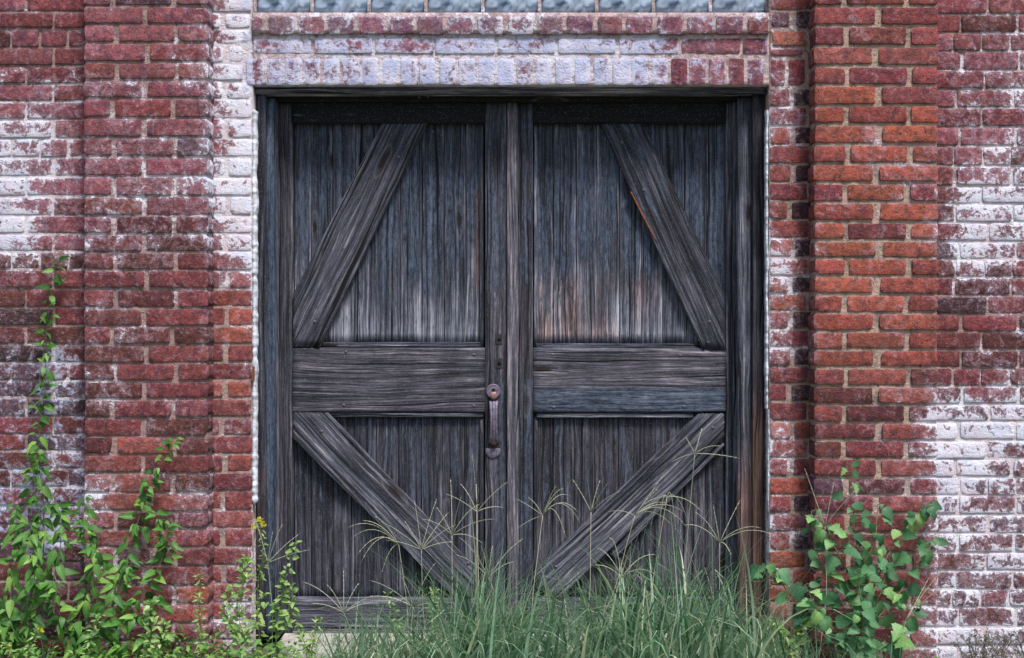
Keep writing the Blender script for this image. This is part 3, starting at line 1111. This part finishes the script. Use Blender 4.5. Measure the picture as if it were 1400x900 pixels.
# hardware on the left leaf
def rbox(w_, h_, d_, mat, name, hole=None):
    V = [Vector((x * w_ / 2, y, z * h_ / 2)) for y, s in ((0.002, 1), (-d_ * .6, 1), (-d_, .86)) for x, z in ((-s, -s), (s, -s), (s, s), (-s, s))]
    F = []
    for i in range(2):
        for k in range(4):
            q, r = i * 4 + k, i * 4 + (k + 1) % 4
            F.append((q, r, r + 4, q + 4))
    F.append((8, 9, 10, 11))
    return make_mesh(name, V, F, mat, False)


hf = F_ST - .002
for yy in (464, 497):
    e = child_at('keyhole_plate', rbox(9 * S, 15 * S, .0015, simple('plate_dark', (0.035, 0.03, 0.035), .6), 'keyhole_plate'), ld, P(682, yy, hf))
    child_at('keyhole', disc(2.9 * S, [(1, 0), (.95, -.0006)], M_hole, 'keyhole', 12), e, P(682.5, yy, hf - .002))
hd_w = P(675, 575, hf)
# fluted grip bowed out from the door
V, F = [], []
n = 22
prof = [(-1, 0.012), (-.95, 0), (-.7, -.0035), (-.42, -.003), (-.36, .0005), (-.28, -.0035), (0, -.006), (.28, -.0035), (.36, .0005), (.42, -.003), (.7, -.0035), (.95, 0), (1, .012)]
for j in range(n + 1):
    t = j / n
    p = P(675, 548 + 58 * t, hf)
    bow = -0.004 - 0.026 * math.sin(math.pi * t) ** .6
    wdt = 6.2 * S * (1.12 - .25 * math.sin(math.pi * t) + (.1 if t > .85 else 0))
    for u, y in prof:
        V.append(Vector((p.x + u * wdt, p.y + bow + y, p.z)) - hd_w)
m = len(prof)
for j in range(n):
    for i in range(m - 1):
        k = j * m + i
        F.append((k, k + m, k + m + 1, k + 1))
hd = link('door_pull', make_mesh('door_pull', V, F, M_iron), ld)
hd.location = hd_w - ld.location


def hchild(name, me, px, py, d):
    o = link(name, me, hd)
    o.location = P(px, py, d) - hd_w
    return o


hchild('rosette', disc(10.4 * S, [(1, .002), (1, -.003), (.9, -.006), (.80, -.0045), (.55, -.006), (.42, -.006)], M_iron, 'rosette'), 674.5, 535, hf)
hchild('thumb_latch', disc(5.6 * S, [(1, .0), (1, -.008), (.75, -.012)], simple('worn_bronze', (0.33, 0.21, 0.19), .4, .3, col2=(.16, .09, .09), scale=80), 'thumb_latch', 20), 675, 541, hf - .004)
hchild('latch_hole', disc(2.4 * S, [(1, 0), (.9, -.001)], M_hole, 'latch_hole', 10), 674.5, 533.5, hf - .0068)
hchild('lower_plate', disc(11 * S, [(1, .002), (1, -.003), (.9, -.005), (.5, -.006)], M_iron, 'lower_plate', 28, half=True), 674, 616, hf)
hchild('grip_foot', disc(4.5 * S, [(1.2, .002), (1, -.012), (.7, -.018)], simple('rust_dark', (0.035, 0.018, 0.012), .8), 'grip_foot', 14), 675, 607, hf - .004)

# ------------------------------------------------------------ ground and doorstep
def ground():
    V, F = [], []
    xs = [-400, -60, -15, -6] + [-4 + .1 * i for i in range(81)] + [6, 15, 60, 400]
    ys = [-400, -60, -20, -8] + [-5 + .1 * i for i in range(54)] + [1, 3, 15, 60, 400]
    for y in ys:
        for x in xs:
            z = noise.noise(Vector((x * 1.3, y * 1.3, 0))) * .02 + noise.noise(Vector((x * 6, y * 6, 3))) * .006
            if abs(x) > 6 or y < -8 or y > .3:
                z = 0
            if x > 1.55 and -8 < y < .3 and x < 6:
                z -= 0.03
            V.append(Vector((x, y, z - 0.005)))
    nx = len(xs)
    for j in range(len(ys) - 1):
        for i in range(nx - 1):
            k = j * nx + i
            F.append((k, k + 1, k + nx + 1, k + nx))
    m = NT('earth')
    pos = m.n('ShaderNodeNewGeometry').outputs['Position']
    c = m.mix(m.mapr(m.noise(pos, 3, 5, .6), .42, .6), (0.13, 0.10, 0.07), (0.055, 0.085, 0.03))
    c = m.mix(m.mapr(m.noise(pos, 60, 4, .6), .45, .7, 0, .6), c, (0.22, 0.19, 0.14))
    m.set('Base Color', c)
    m.set('Roughness', .95)
    m.set('Normal', m.bump(m.noise(pos, 45, 5, .65), .8, .02))
    o = link('ground', make_mesh('ground', V, F, m.m))
    o['kind'] = 'structure'


ground()
V, F = [], []
xa, xb = P(380, 0, 0).x, P(1020, 0, 0).x
nx = 90
prof = [(.22, 0.045), (.0, 0.045), (-.10, 0.042), (-.125, 0.034), (-.13, -.03)]
for j, (y, z) in enumerate(prof):
    for i in range(nx + 1):
        x = xa + (xb - xa) * i / nx
        q = noise.noise(Vector((x * 14, y * 9, 1)))
        V.append(Vector((x, y + (q * .012 if j > 1 else 0), z + (q * .004 if j else 0))))
for j in range(len(prof) - 1):
    for i in range(nx):
        k = j * (nx + 1) + i
        F.append((k, k + nx + 1, k + nx + 2, k + 1))
o = link('doorstep', make_mesh('doorstep', V, F, M_concrete))
o['kind'] = 'structure'


# ------------------------------------------------------------ vegetation
GR = random.Random(11)


def leaf_mesh(name, L, W, wf, mat, rows=8, fold=0.25, curl=0.4, twist=0.0, serr=0.0, seed=0):
    """leaf lying along +X from the petiole, upper side +Z"""
    rg = random.Random(seed)
    V, F = [], []
    for j in range(rows + 1):
        t = j / rows
        hw = max(wf(t) * W / 2, 0.0002)
        if serr and 0 < j < rows:
            hw *= 1 + serr * (1 if j % 2 else -1)
        th = -curl * t
        x = L * (math.sin(curl * t) / curl if curl else t)
        z = -L * ((1 - math.cos(curl * t)) / curl if curl else 0)
        tw = twist * t
        for q in (-1, -.55, 0, .55, 1):
            yy = q * hw
            zz = abs(q) * hw * fold + (rg.uniform(-1, 1) * .05 * hw if abs(q) == 1 else 0)
            back = -abs(q) * hw * .15
            V.append(Vector((x + back, yy * math.cos(tw) - zz * math.sin(tw), z + zz * math.cos(tw) + yy * math.sin(tw))))
    for j in range(rows):
        for i in range(4):
            k = j * 5 + i
            F.append((k, k + 5, k + 6, k + 1))
    return make_mesh(name, V, F, mat)


ov = lambda t: (math.sin(math.pi * min(1, t ** .62)) ** .8) * (1 if t < 1 else 0)
lance = lambda t: math.sin(math.pi * t ** .75) ** .9 if 0 < t < 1 else 0


def lobed(t):
    pts = [(0, .1), (.06, .62), (.2, .95), (.3, 1.0), (.40, .72), (.47, .42), (.55, .66), (.64, .74), (.73, .40), (.86, .30), (1, 0)]
    for (a, va), (b, vb) in zip(pts[:-1], pts[1:]):
        if t <= b:
            return va + (vb - va) * (t - a) / (b - a)
    return 0


VINE = [leaf_mesh('leaf', .072, .031, ov, M_vine, 8, f, c, tw, .0, i) for i, (f, c, tw) in enumerate([(.3, .5, .2), (.15, .9, -.3), (.45, .3, .0), (.2, 1.2, .4)])]
MULB = [leaf_mesh('leaf', .082, .066, lobed, M_mul, 12, f, c, tw, .10, i) for i, (f, c, tw) in enumerate([(.2, .5, .2), (.1, 1.3, -.3)])]
MULB += [leaf_mesh('leaf', .076, .058, ov, M_mul, 16, f_, c_, t_, .10, 7 + i) for i, (f_, c_, t_) in enumerate([(.2, .6, .2), (.4, 1.2, -.2), (.1, -.5, .4)])]
SMALL = [leaf_mesh('leaf', .034, .012, lance, M_weed, 5, f, c, .2, 0, i) for i, (f, c) in enumerate([(.3, .6), (.2, 1.0), (.4, -.3)])]
BROAD = [leaf_mesh('leaf', .05, .026, ov, M_weed, 6, f, c, .2, 0, i) for i, (f, c) in enumerate([(.3, .6), (.2, 1.0), (.4, .3)])]


def poly_eval(pts, t):
    n = len(pts) - 1
    f = min(t * n, n - 1e-6)
    i = int(f)
    u = f - i
    p0, p1, p2, p3 = pts[max(i - 1, 0)], pts[i], pts[i + 1], pts[min(i + 2, n)]
    return 0.5 * ((2 * p1) + (p2 - p0) * u + (2 * p0 - 5 * p1 + 4 * p2 - p3) * u * u + (3 * p1 - p0 - 3 * p2 + p3) * u ** 3)


def put_leaf(root, me, base, head, normal, sc):
    """head: direction of the leaf axis, normal: direction the upper side faces"""
    o = link('leaf', me, root)
    o.location = base - root.location
    x = head.normalized()
    y = normal.cross(x).normalized()
    z = x.cross(y)
    o.rotation_mode = 'QUATERNION'
    o.rotation_quaternion = Matrix((x, y, z)).transposed().to_quaternion()
    o.scale = (sc, sc, sc)
    return o


def plant(name, label, cat, stems, meshes, spacing, size, mat_stem=None, rad=0.0022, group=None, t0=.08, droop=(-.9, .1), tip_small=.6, stemname='stem', pairs=False, pet=.02, jit=0.012, lim=290):
    """stems: list of [ (px, py, depth) ... ]"""
    b = stems[0][0]
    root = thing(name, label, cat, P(*b), group)
    SV, SF = [], []
    count = 0
    for st in stems:
        pts = [P(*q) for q in st]
        n = max(8, len(pts) * 5)
        line = [poly_eval(pts, i / n) for i in range(n + 1)]
        line = [p + Vector((noise.noise(p * 22), noise.noise(p * 19 + Vector((5, 5, 5))), 0)) * .006 for p in line]
        L = sum((line[i + 1] - line[i]).length for i in range(n))
        rr = [rad * (1 - .7 * i / n) for i in range(n + 1)]
        v, f = tube_mesh('x', line, rr, None, 5)
        bb = len(SV)
        SV += v
        SF += [tuple(i + bb for i in q) for q in f]
        k = int(L * (1 - t0) / spacing)
        ph = GR.uniform(0, 6)
        for i in range(k + 1):
            if count >= lim:
                break
            t = t0 + (1 - t0) * (i + GR.uniform(-.3, .3)) / max(1, k)
            t = min(1, max(0, t))
            fi = t * n
            i0 = min(int(fi), n - 1)
            p = line[i0].lerp(line[i0 + 1], fi - i0)
            for s in ((0, 1) if pairs else (0,)):
                az = ph + i * 2.4 + s * math.pi + GR.uniform(-.5, .5)
                # leaves turn out of the wall towards the light
                if math.sin(az) > .35:
                    az = -az
                d = Vector((math.cos(az), math.sin(az), .3)).normalized()
                q = p + d * pet * GR.uniform(.5, 1.3)
                sc = size * GR.uniform(.5, 1.25) * (1 - (1 - tip_small) * t ** 2)
                # petiole
                v, f = tube_mesh('x', [p, p.lerp(q, .5) + Vector((0, 0, .003)), q], [rad * .35] * 3, None, 3, False)
                bb = len(SV)
                SV += v
                SF += [tuple(i_ + bb for i_ in qq) for qq in f]
                pitch = GR.uniform(*droop)
                hd_ = Vector((math.cos(az) * math.cos(pitch), math.sin(az) * math.cos(pitch) * .7 - .1, math.sin(pitch)))
                nm = Vector((GR.gauss(0, .35), GR.uniform(-1.0, -.25), GR.uniform(.1, 1.0)))
                put_leaf(root, GR.choice(meshes), q, hd_, nm, sc)
                count += 1
    link(stemname, make_mesh(stemname, [v - root.location for v in SV], SF, mat_stem or M_stem), root)
    return root


# tall climber on the left wall, then the leafy tangle below it
plant('climbing_vine', 'tallest vine on the left, thin stem climbing the recessed wall to mid height', 'vine',
      [[(62, 905, -.12), (58, 800, -.10), (60, 700, -.08), (52, 610, -.06), (62, 520, -.05), (64, 440, -.05), (80, 358, -.04)],
       [(60, 720, -.08), (45, 665, -.09), (52, 620, -.1)]],
      VINE, .0145, .78, pairs=False, tip_small=.8, pet=.012, group='vines on the left wall', droop=(-1.0, .7))
plant('climbing_vine', 'vine arching up and right across the base of the left pilaster', 'vine',
      [[(150, 905, -.2), (165, 800, -.19), (190, 710, -.17), (205, 660, -.15), (240, 600, -.14)],
       [(165, 800, -.19), (120, 730, -.2), (115, 680, -.2)],
       [(190, 720, -.18), (225, 735, -.2), (232, 760, -.2)],
       [(155, 850, -.2), (205, 800, -.22), (228, 730, -.2), (212, 700, -.2)]],
      VINE, .024, .85, pairs=True, tip_small=.7, pet=.016, group='vines on the left wall', droop=(-1.3, .4))
plant('climbing_vine', 'bushy vine in the bottom left corner with large drooping leaves', 'vine',
      [[(20, 910, -.2), (15, 820, -.2), (25, 740, -.18), (20, 690, -.15)],
       [(20, 880, -.2), (-20, 800, -.2), (-25, 720, -.2)],
       [(30, 880, -.22), (70, 800, -.22), (85, 720, -.2), (78, 690, -.18)],
       [(40, 890, -.25), (5, 850, -.25), (-15, 870, -.25)],
       [(30, 860, -.2), (48, 790, -.25), (40, 715, -.22)]],
      VINE, .021, .95, pairs=True, tip_small=.7, pet=.016, group='vines on the left wall', droop=(-1.3, .2))
plant('climbing_vine', 'sprawling low vine below the arching one, in front of the wall corner', 'vine',
      [[(105, 910, -.25), (110, 840, -.25), (130, 770, -.22), (118, 725, -.2)],
       [(110, 880, -.26), (160, 850, -.26), (205, 840, -.25), (215, 815, -.25)],
       [(110, 890, -.25), (85, 850, -.26), (75, 800, -.25)],
       [(115, 890, -.26), (145, 830, -.28), (180, 770, -.25)],
       [(130, 900, -.28), (180, 880, -.28), (230, 870, -.27)]],
      VINE, .021, .88, pairs=True, tip_small=.8, pet=.016, group='vines on the left wall', droop=(-1.2, .4))

# sapling at the right
sap = plant('sapling', 'bushy dark green sapling with lobed leaves in front of the right pilaster', 'sapling',
      [[(1172, 905, -.25), (1174, 820, -.24), (1170, 730, -.2), (1158, 637, -.17)],
       [(1175, 850, -.24), (1205, 780, -.22), (1238, 715, -.19), (1272, 690, -.17)],
       [(1165, 850, -.26), (1125, 780, -.22), (1108, 700, -.2)],
       [(1150, 880, -.28), (1095, 830, -.28), (1050, 775, -.24), (1040, 785, -.24)],
       [(1185, 860, -.22), (1230, 810, -.2), (1262, 748, -.18), (1276, 742, -.16)],
       [(1170, 790, -.24), (1195, 740, -.26), (1200, 690, -.22)],
       [(1168, 800, -.25), (1140, 745, -.26), (1130, 715, -.24)],
       [(1170, 890, -.28), (1130, 850, -.32), (1100, 800, -.3)],
       [(1180, 900, -.28), (1225, 870, -.28), (1250, 820, -.22)],
       [(1172, 900, -.3), (1180, 850, -.34), (1170, 780, -.32)],
       [(1174, 860, -.24), (1200, 820, -.28), (1215, 770, -.25)]],
      MULB, .0205, .88, rad=.0035, tip_small=.6, pet=.026, droop=(-1.25, .15))

# pale upright weeds near the left jamb
wlab = [
    ('tall thin weed with yellow flowers rising beside the left door jamb', [[(356, 900, -.1), (352, 800, -.1), (362, 760, -.1), (354, 712, -.1)]], SMALL, .016, .8),
    ('pale green leafy weed in front of the left leaf, tip bending right', [[(380, 905, -.2), (378, 850, -.2), (388, 800, -.2), (404, 742, -.2)], [(382, 860, -.2), (400, 830, -.2), (398, 800, -.2)]], BROAD, .013, .75),
    ('narrow upright weed standing alone before the pilaster edge', [[(276, 905, -.2), (274, 850, -.2), (272, 785, -.2)]], SMALL, .008, .85),
    ('bushy yellow green weed at the foot of the brick strip left of the door', [[(330, 905, -.22), (326, 850, -.2), (334, 790, -.2), (336, 762, -.2)], [(330, 880, -.2), (310, 840, -.2), (318, 800, -.2)], [(332, 880, -.22), (350, 850, -.22), (362, 812, -.22)]], BROAD, .011, .7),
    ('short feathery weed left of the doorstep in front of the bottom rail', [[(425, 905, -.2), (428, 880, -.2), (437, 846, -.2)], [(426, 895, -.2), (415, 875, -.2), (408, 852, -.2)]], SMALL, .006, .8),
    ('slim yellow green spike in front of the left leaf\'s bottom rail', [[(548, 900, -.15), (544, 860, -.15), (530, 812, -.15)]], SMALL, .006, .7),
    ('upright green spike in front of the lower end of the left leaf brace', [[(596, 900, -.2), (594, 850, -.2), (594, 806, -.2)]], SMALL, .006, .7),
    ('leafy weed sprouting from the grass at the foot of the right jamb', [[(1080, 905, -.3), (1070, 870, -.3), (1055, 850, -.3)], [(1080, 900, -.3), (1095, 865, -.3), (1100, 850, -.3)]], BROAD, .009, .8),
    ('low feathery weed in the very bottom left corner with yellow buds', [[(30, 915, -.35), (40, 885, -.35), (55, 862, -.35)], [(25, 915, -.35), (15, 890, -.35), (8, 880, -.35)]], SMALL, .006, .8),
    ('feathery weed leaning right below the sprawling vine', [[(110, 915, -.35), (122, 880, -.35), (136, 842, -.35)]], SMALL, .006, .8),
    ('pale spiky weed between the vines and the door', [[(200, 915, -.3), (206, 870, -.3), (204, 822, -.3)], [(202, 905, -.3), (220, 880, -.3), (226, 850, -.3)]], BROAD, .009, .7),
]
wroots = []
for lab, st, ms, sp, sz in wlab:
    wroots.append(plant('weed', lab, 'weed', st, ms, sp, sz, rad=.0016, pairs=True, pet=.006, tip_small=.7, droop=(-.5, 1.0), group='weeds along the wall foot'))


def flowers(root, centres):
    V, F = [], []
    for c in centres:
        for k in range(10):
            a = GR.uniform(0, 6.28)
            p = c + Vector((GR.uniform(-1, 1), GR.uniform(-1, 1), GR.uniform(-1, 1))) * .008
            r = .0045
            b = len(V)
            for q in range(5):
                t = a + q * 1.2566
                V.append(p + Vector((math.cos(t) * r, GR.uniform(-.001, .001), math.sin(t) * r)) - root.location)
            F.append(tuple(range(b, b + 5)))
    link('flower_head', make_mesh('flower_head', V, F, M_yellow), root)


flowers(wroots[0], [P(354, 710, -.1), P(347, 720, -.1), P(360, 716, -.1)])
flowers(wroots[8], [P(12, 884, -.35), P(56, 862, -.35)])


# grass
def env(px):
    pts = [(425, 868), (470, 845), (520, 805), (600, 770), (650, 725), (700, 745), (740, 790), (795, 785), (850, 735), (900, 705),
           (960, 715), (1010, 735), (1045, 800), (1090, 840), (1150, 850), (1250, 880), (1290, 890)]
    for (a, va), (b, vb) in zip(pts[:-1], pts[1:]):
        if a <= px <= b:
            return va + (vb - va) * (px - a) / (b - a)
    return 893


rng = np.random.default_rng(4)


def blades(name, specs, mat, label, cat, seg=6):
    """specs: list of (base, length, az, bend, width, tone)"""
    V, F, T = [], [], []
    for base, Ln, az, bend, lean0, wd, tone in specs:
        b = len(V)
        d = Vector((math.cos(az), math.sin(az), 0))
        side = Vector((-d.y, d.x, 0)) * .55 + Vector((1, 0, 0)) * .6
        side.normalize()
        p = base.copy()
        th = lean0
        for j in range(seg + 1):
            t = j / seg
            hw = wd * .5 * (1 - t ** 1.7) + .00015
            V.append(tuple(p - side * hw))
            V.append(tuple(p + side * hw))
            T += [tone, tone]
            th = lean0 + bend * t ** 1.5
            p = p + (d * math.sin(th) + Vector((0, 0, 1)) * math.cos(th)) * (Ln / seg)
        for j in range(seg):
            k = b + 2 * j
            F.append((k, k + 1, k + 3, k + 2))
    me = make_mesh(name, V, F, mat, True, {'tone': T})
    o = link(name, me)
    o['kind'] = 'stuff'
    o['label'] = label
    o['category'] = cat
    return o


def stems_in(n, xa, xb, dmin, dmax, lenk, tone_rng, wd=(.002, .0045), maxlen=9, clump=True):
    out = []
    cl = [(GR.uniform(xa, xb), GR.uniform(dmin, dmax), GR.uniform(-.12, .12)) for _ in range(max(3, n // 16))]
    for _ in range(n):
        if clump and GR.random() < .8:
            c = GR.choice(cl)
            px, dep, tn = c[0] + GR.gauss(0, 7), c[1] + GR.gauss(0, .02), c[2]
        else:
            px, dep, tn = GR.uniform(xa, xb), GR.uniform(dmin, dmax), 0
        if 378 < px < 1022:
            dep = max(min(dep, .12), -.75)
        else:
            dep = min(dep, -.02)
        if dep > -.13 and 420 < px < 720 and GR.random() < .6:
            continue
        x = (px - 700) * S
        topz = P(px, env(px), dep).z
        h = topz * lenk * GR.betavariate(2.6, 2.0) * 1.12
        h = min(h, maxlen)
        if h < .03:
            h = GR.uniform(.03, .08)
        ln = GR.uniform(1.0, 1.2)
        z = .05 if (-.1 < dep and 380 < px < 1020) else -.01
        out.append((Vector((x, dep, z)), h * ln, GR.uniform(0, 6.28), GR.uniform(.1, 2.6), GR.uniform(0, .65), GR.uniform(*wd), min(1, max(0, GR.uniform(*tone_rng) + tn))))
    return out


sp = stems_in(650, 470, 720, -.55, .02, 1.0, (.0, 1.0), (.006, .012))
sp += stems_in(1050, 630, 1060, -.6, -.03, 1.08, (.0, 1.0), (.006, .015))
sp += stems_in(500, 600, 1060, -.5, .05, 1.15, (.5, 1.0), (.0018, .0035))
sp += stems_in(560, 430, 700, -.45, 0, 1.0, (.5, 1.0), (.0018, .0035))
sp += stems_in(420, 1050, 1290, -.6, -.15, 1.0, (.1, .8))
sp += stems_in(900, -300, 440, -.7, -.05, 2.2, (.1, .8), maxlen=.14)
blades('grass', sp, M_grass, 'long blue green grass growing thick in front of the double doors', 'grass')

# litter of low leaves covering the foot of the wall at the left
V, F, T = [], [], []
rg = random.Random(3)
for _ in range(2600):
    if rg.random() < .86:
        px = rg.uniform(-200, 430)
        lim = 0.11 + .05 * noise.noise(Vector((px * .02, 0, 0)))
    else:
        px = rg.uniform(430, 1300)
        lim = .05
    dep = rg.uniform(-.65, -.04)
    if 380 < px < 1020:
        dep = rg.uniform(-.6, -.15)
    z = rg.uniform(0.0, lim) ** 1.0
    p = Vector(((px - 700) * S, dep, z))
    L = rg.uniform(.015, .042)
    a, b_ = rg.uniform(0, 6.28), rg.uniform(-.6, .8)
    d = Vector((math.cos(a) * math.cos(b_), math.sin(a) * math.cos(b_), math.sin(b_)))
    s = d.cross(Vector((rg.uniform(-.4, .4), rg.uniform(-.4, .4), 1))).normalized() * L * .24
    u = s.cross(d).normalized() * L * .12
    k = len(V)
    V += [p, p + d * L * .35 + s + u, p + d * L * .4, p + d * L * .35 - s + u, p + d * L * .75 + s * .6 + u * .4, p + d * L * .75 - s * .6 + u * .4, p + d * L - u]
    F += [(k, k + 1, k + 2), (k, k + 2, k + 3), (k + 2, k + 1, k + 4), (k + 2, k + 4, k + 6), (k + 2, k + 6, k + 5), (k + 2, k + 5, k + 3)]
    T += [rg.random()] * 7
M_cover = leaf_mat('cover_leaf', (0.05, 0.14, 0.03), (0.13, 0.27, 0.05), (0.26, 0.38, 0.11), .3, 'tone')
o = link('ground_cover', make_mesh('ground_cover', V, F, M_cover, True, {'tone': T}))
o['kind'] = 'stuff'
o['label'] = 'low tangle of small green leaves along the foot of the wall'
o['category'] = 'ground cover'


# seeding grass stalks
def stalk(label, base, node, arms, tone=0):
    """arms: list of end points; each a drooping finger from the node"""
    b = P(*base)
    root = thing('seed_stalk', label, 'seed stalk', b, 'seeding stalks before the wall')
    n = P(*node)
    mid = b.lerp(n, .5) + Vector((GR.uniform(-.02, .02), 0, 0))
    line = [b, b.lerp(mid, .6), mid, mid.lerp(n, .55) + Vector((0, 0, .004)), n]
    line = [poly_eval(line, i / 12) for i in range(13)]
    v, f = tube_mesh('x', line, [.0016 - .0007 * i / 12 for i in range(13)], None, 5)
    link('stem', make_mesh('stem', [q - b for q in v], f, M_straw), root)
    for (ex, ey, sag) in arms:
        e = P(ex, ey, node[2] + GR.uniform(-.08, .05))
        L = (e - n).length
        ctrl = n.lerp(e, .5) + Vector((0, 0, L * sag))
        ln = []
        for i in range(9):
            t = i / 8
            ln.append(n * (1 - t) ** 2 + ctrl * 2 * t * (1 - t) + e * t * t)
        v, f = tube_mesh('x', ln, [.0011] * 5 + [.0010, .0009, .0007, .0004], None, 4)
        # tiny spikelets along the finger
        for i in range(2, 8):
            for s in (-1, 1):
                p = ln[i]
                d = (ln[min(i + 1, 8)] - ln[i]).normalized()
                sd = d.cross(Vector((0, 1, 0))) * s
                k = len(v)
                v += [p, p + d * .006 + sd * .0022, p + d * .009]
                f.append((k, k + 1, k + 2))
        link('seed_spike', make_mesh('seed_spike', [q - b for q in v], f, M_straw), root)


def arms(cx, cy, n, a0, a1, r0, r1, sag):
    out = []
    for i in range(n):
        a = R(a0 + (a1 - a0) * (i + GR.uniform(-.3, .3)) / max(1, n - 1))
        r = GR.uniform(r0, r1)
        out.append((cx + math.cos(a) * r, cy - math.sin(a) * r, sag * GR.uniform(.6, 1.4)))
    return out


stalk('drooping seed head arching left across the lower brace of the left leaf', (560, 900, -.3), (545, 745, -.28), [(478, 738, .5), (486, 762, .6), (475, 722, .42), (495, 712, .3), (512, 706, .25), (492, 772, .7), (520, 790, .5)])
stalk('upright star shaped seed head left of the door meeting point', (584, 900, -.3), (576, 752, -.28), arms(576, 752, 8, 10, 170, 45, 75, .12))
stalk('pale stalk with splayed fingers in front of the left lower brace', (610, 900, -.25), (618, 732, -.25), arms(618, 732, 7, -10, 150, 40, 80, .2))
stalk('tall stalk ending before the pull handle, thin fingers', (650, 900, -.2), (652, 700, -.2), arms(652, 700, 5, 15, 160, 35, 60, .15))
stalk('single straight spike standing before the left leaf\'s center stile', (640, 900, -.2), (652, 690, -.2), [(646, 622, .0)])
stalk('golden seed head curling in a ball before the right leaf', (722, 900, -.25), (742, 705, -.25), [(778, 678, .5), (790, 700, .6), (770, 668, .35), (796, 720, .8), (722, 680, .2), (708, 722, .1), (706, 682, .05), (775, 740, .9), (760, 664, .1)])
stalk('stalk with a cocked head beside the lower tip of the right brace', (800, 900, -.25), (808, 700, -.25), arms(808, 700, 5, 40, 120, 40, 60, .1))
stalk('long pale stalk slanting right across the right lower brace', (800, 900, -.3), (868, 705, -.28), [(908, 648, .0), (912, 688, .3), (935, 700, .35), (920, 720, .4), (900, 668, .1), (832, 700, .2), (940, 722, .5)])
stalk('seed head nodding over the end of the split batten', (880, 900, -.3), (912, 680, -.28), [(900, 735, .8), (925, 742, .9), (940, 712, .6), (888, 728, .7), (960, 700, .3), (880, 690, .2)])
stalk('highest stalk, five spikes fanned before the right stile', (940, 900, -.25), (950, 620, -.2), [(938, 598, 0), (1012, 627, .05), (930, 640, .3), (985, 610, .2), (918, 632, .1), (960, 585, 0)])
stalk('stalk with wide flat fingers reaching the right jamb', (985, 900, -.3), (984, 742, -.28), [(1012, 684, .05), (1040, 722, .3), (1058, 732, .3), (950, 700, .2), (935, 718, .3), (975, 690, 0), (1000, 760, .5)])
stalk('dry stalk with two bare spikes left of the sapling', (1120, 900, -.3), (1128, 720, -.25), [(1100, 640, .0), (1170, 672, .1), (1140, 660, 0)])
stalk('dry slanting stalk in front of the whitewashed wall edge', (1232, 900, -.3), (1238, 850, -.3), [(1290, 778, .1), (1300, 800, .2), (1270, 790, 0)])
stalk('short stalk left of the doorstep with wispy fingers', (480, 900, -.3), (470, 838, -.28), arms(470, 838, 7, 10, 170, 40, 75, .15))
stalk('thin wispy stalk beside the left jamb, leaning right', (372, 900, -.15), (366, 770, -.15), arms(366, 770, 5, 20, 110, 40, 75, .1))
stalk('wispy stalk between the two slim spikes at the door bottom', (560, 905, -.3), (565, 830, -.3), arms(565, 830, 7, 10, 170, 40, 80, .2))
stalk('pale stalk rising at the foot of the right lower brace', (700, 905, -.3), (668, 790, -.3), arms(668, 790, 6, 30, 150, 40, 85, .2))
stalk('low stalk with curled fingers under the right lower brace', (840, 905, -.35), (850, 790, -.35), arms(850, 790, 6, 10, 160, 40, 70, .35))

# dead scrub at the right foot of the wall
root = thing('dead_weed', 'tangled dead grey weed at the foot of the whitewashed right wall', 'weed', P(1355, 905, -.12))
V, F = [], []
for _ in range(60):
    p = P(GR.uniform(1325, 1420), 908, GR.uniform(-.2, -.05))
    d = Vector((GR.uniform(-.5, .5), GR.uniform(-.2, .2), 1)).normalized()
    line = [p]
    for i in range(9):
        d = (d + Vector((GR.uniform(-1, 1), GR.uniform(-.5, .5), GR.uniform(-.5, .6))) * .38).normalized()
        line.append(line[-1] + d * GR.uniform(.008, .018))
    v, f = tube_mesh('x', line, [.0011] * 10, None, 3)
    b = len(V)
    V += v
    F += [tuple(i + b for i in q) for q in f]
    for q in line[2:]:
        for _k in range(3):
            e = Vector((GR.uniform(-1, 1), GR.uniform(-1, 1), GR.uniform(-1, 1))) * .008
            s = Vector((GR.uniform(-1, 1), GR.uniform(-1, 1), GR.uniform(-1, 1))) * .003
            b = len(V)
            V += [q, q + e + s, q + e - s]
            F.append((b, b + 1, b + 2))
link('twigs', make_mesh('twigs', [v - root.location for v in V], F, M_twig), root)
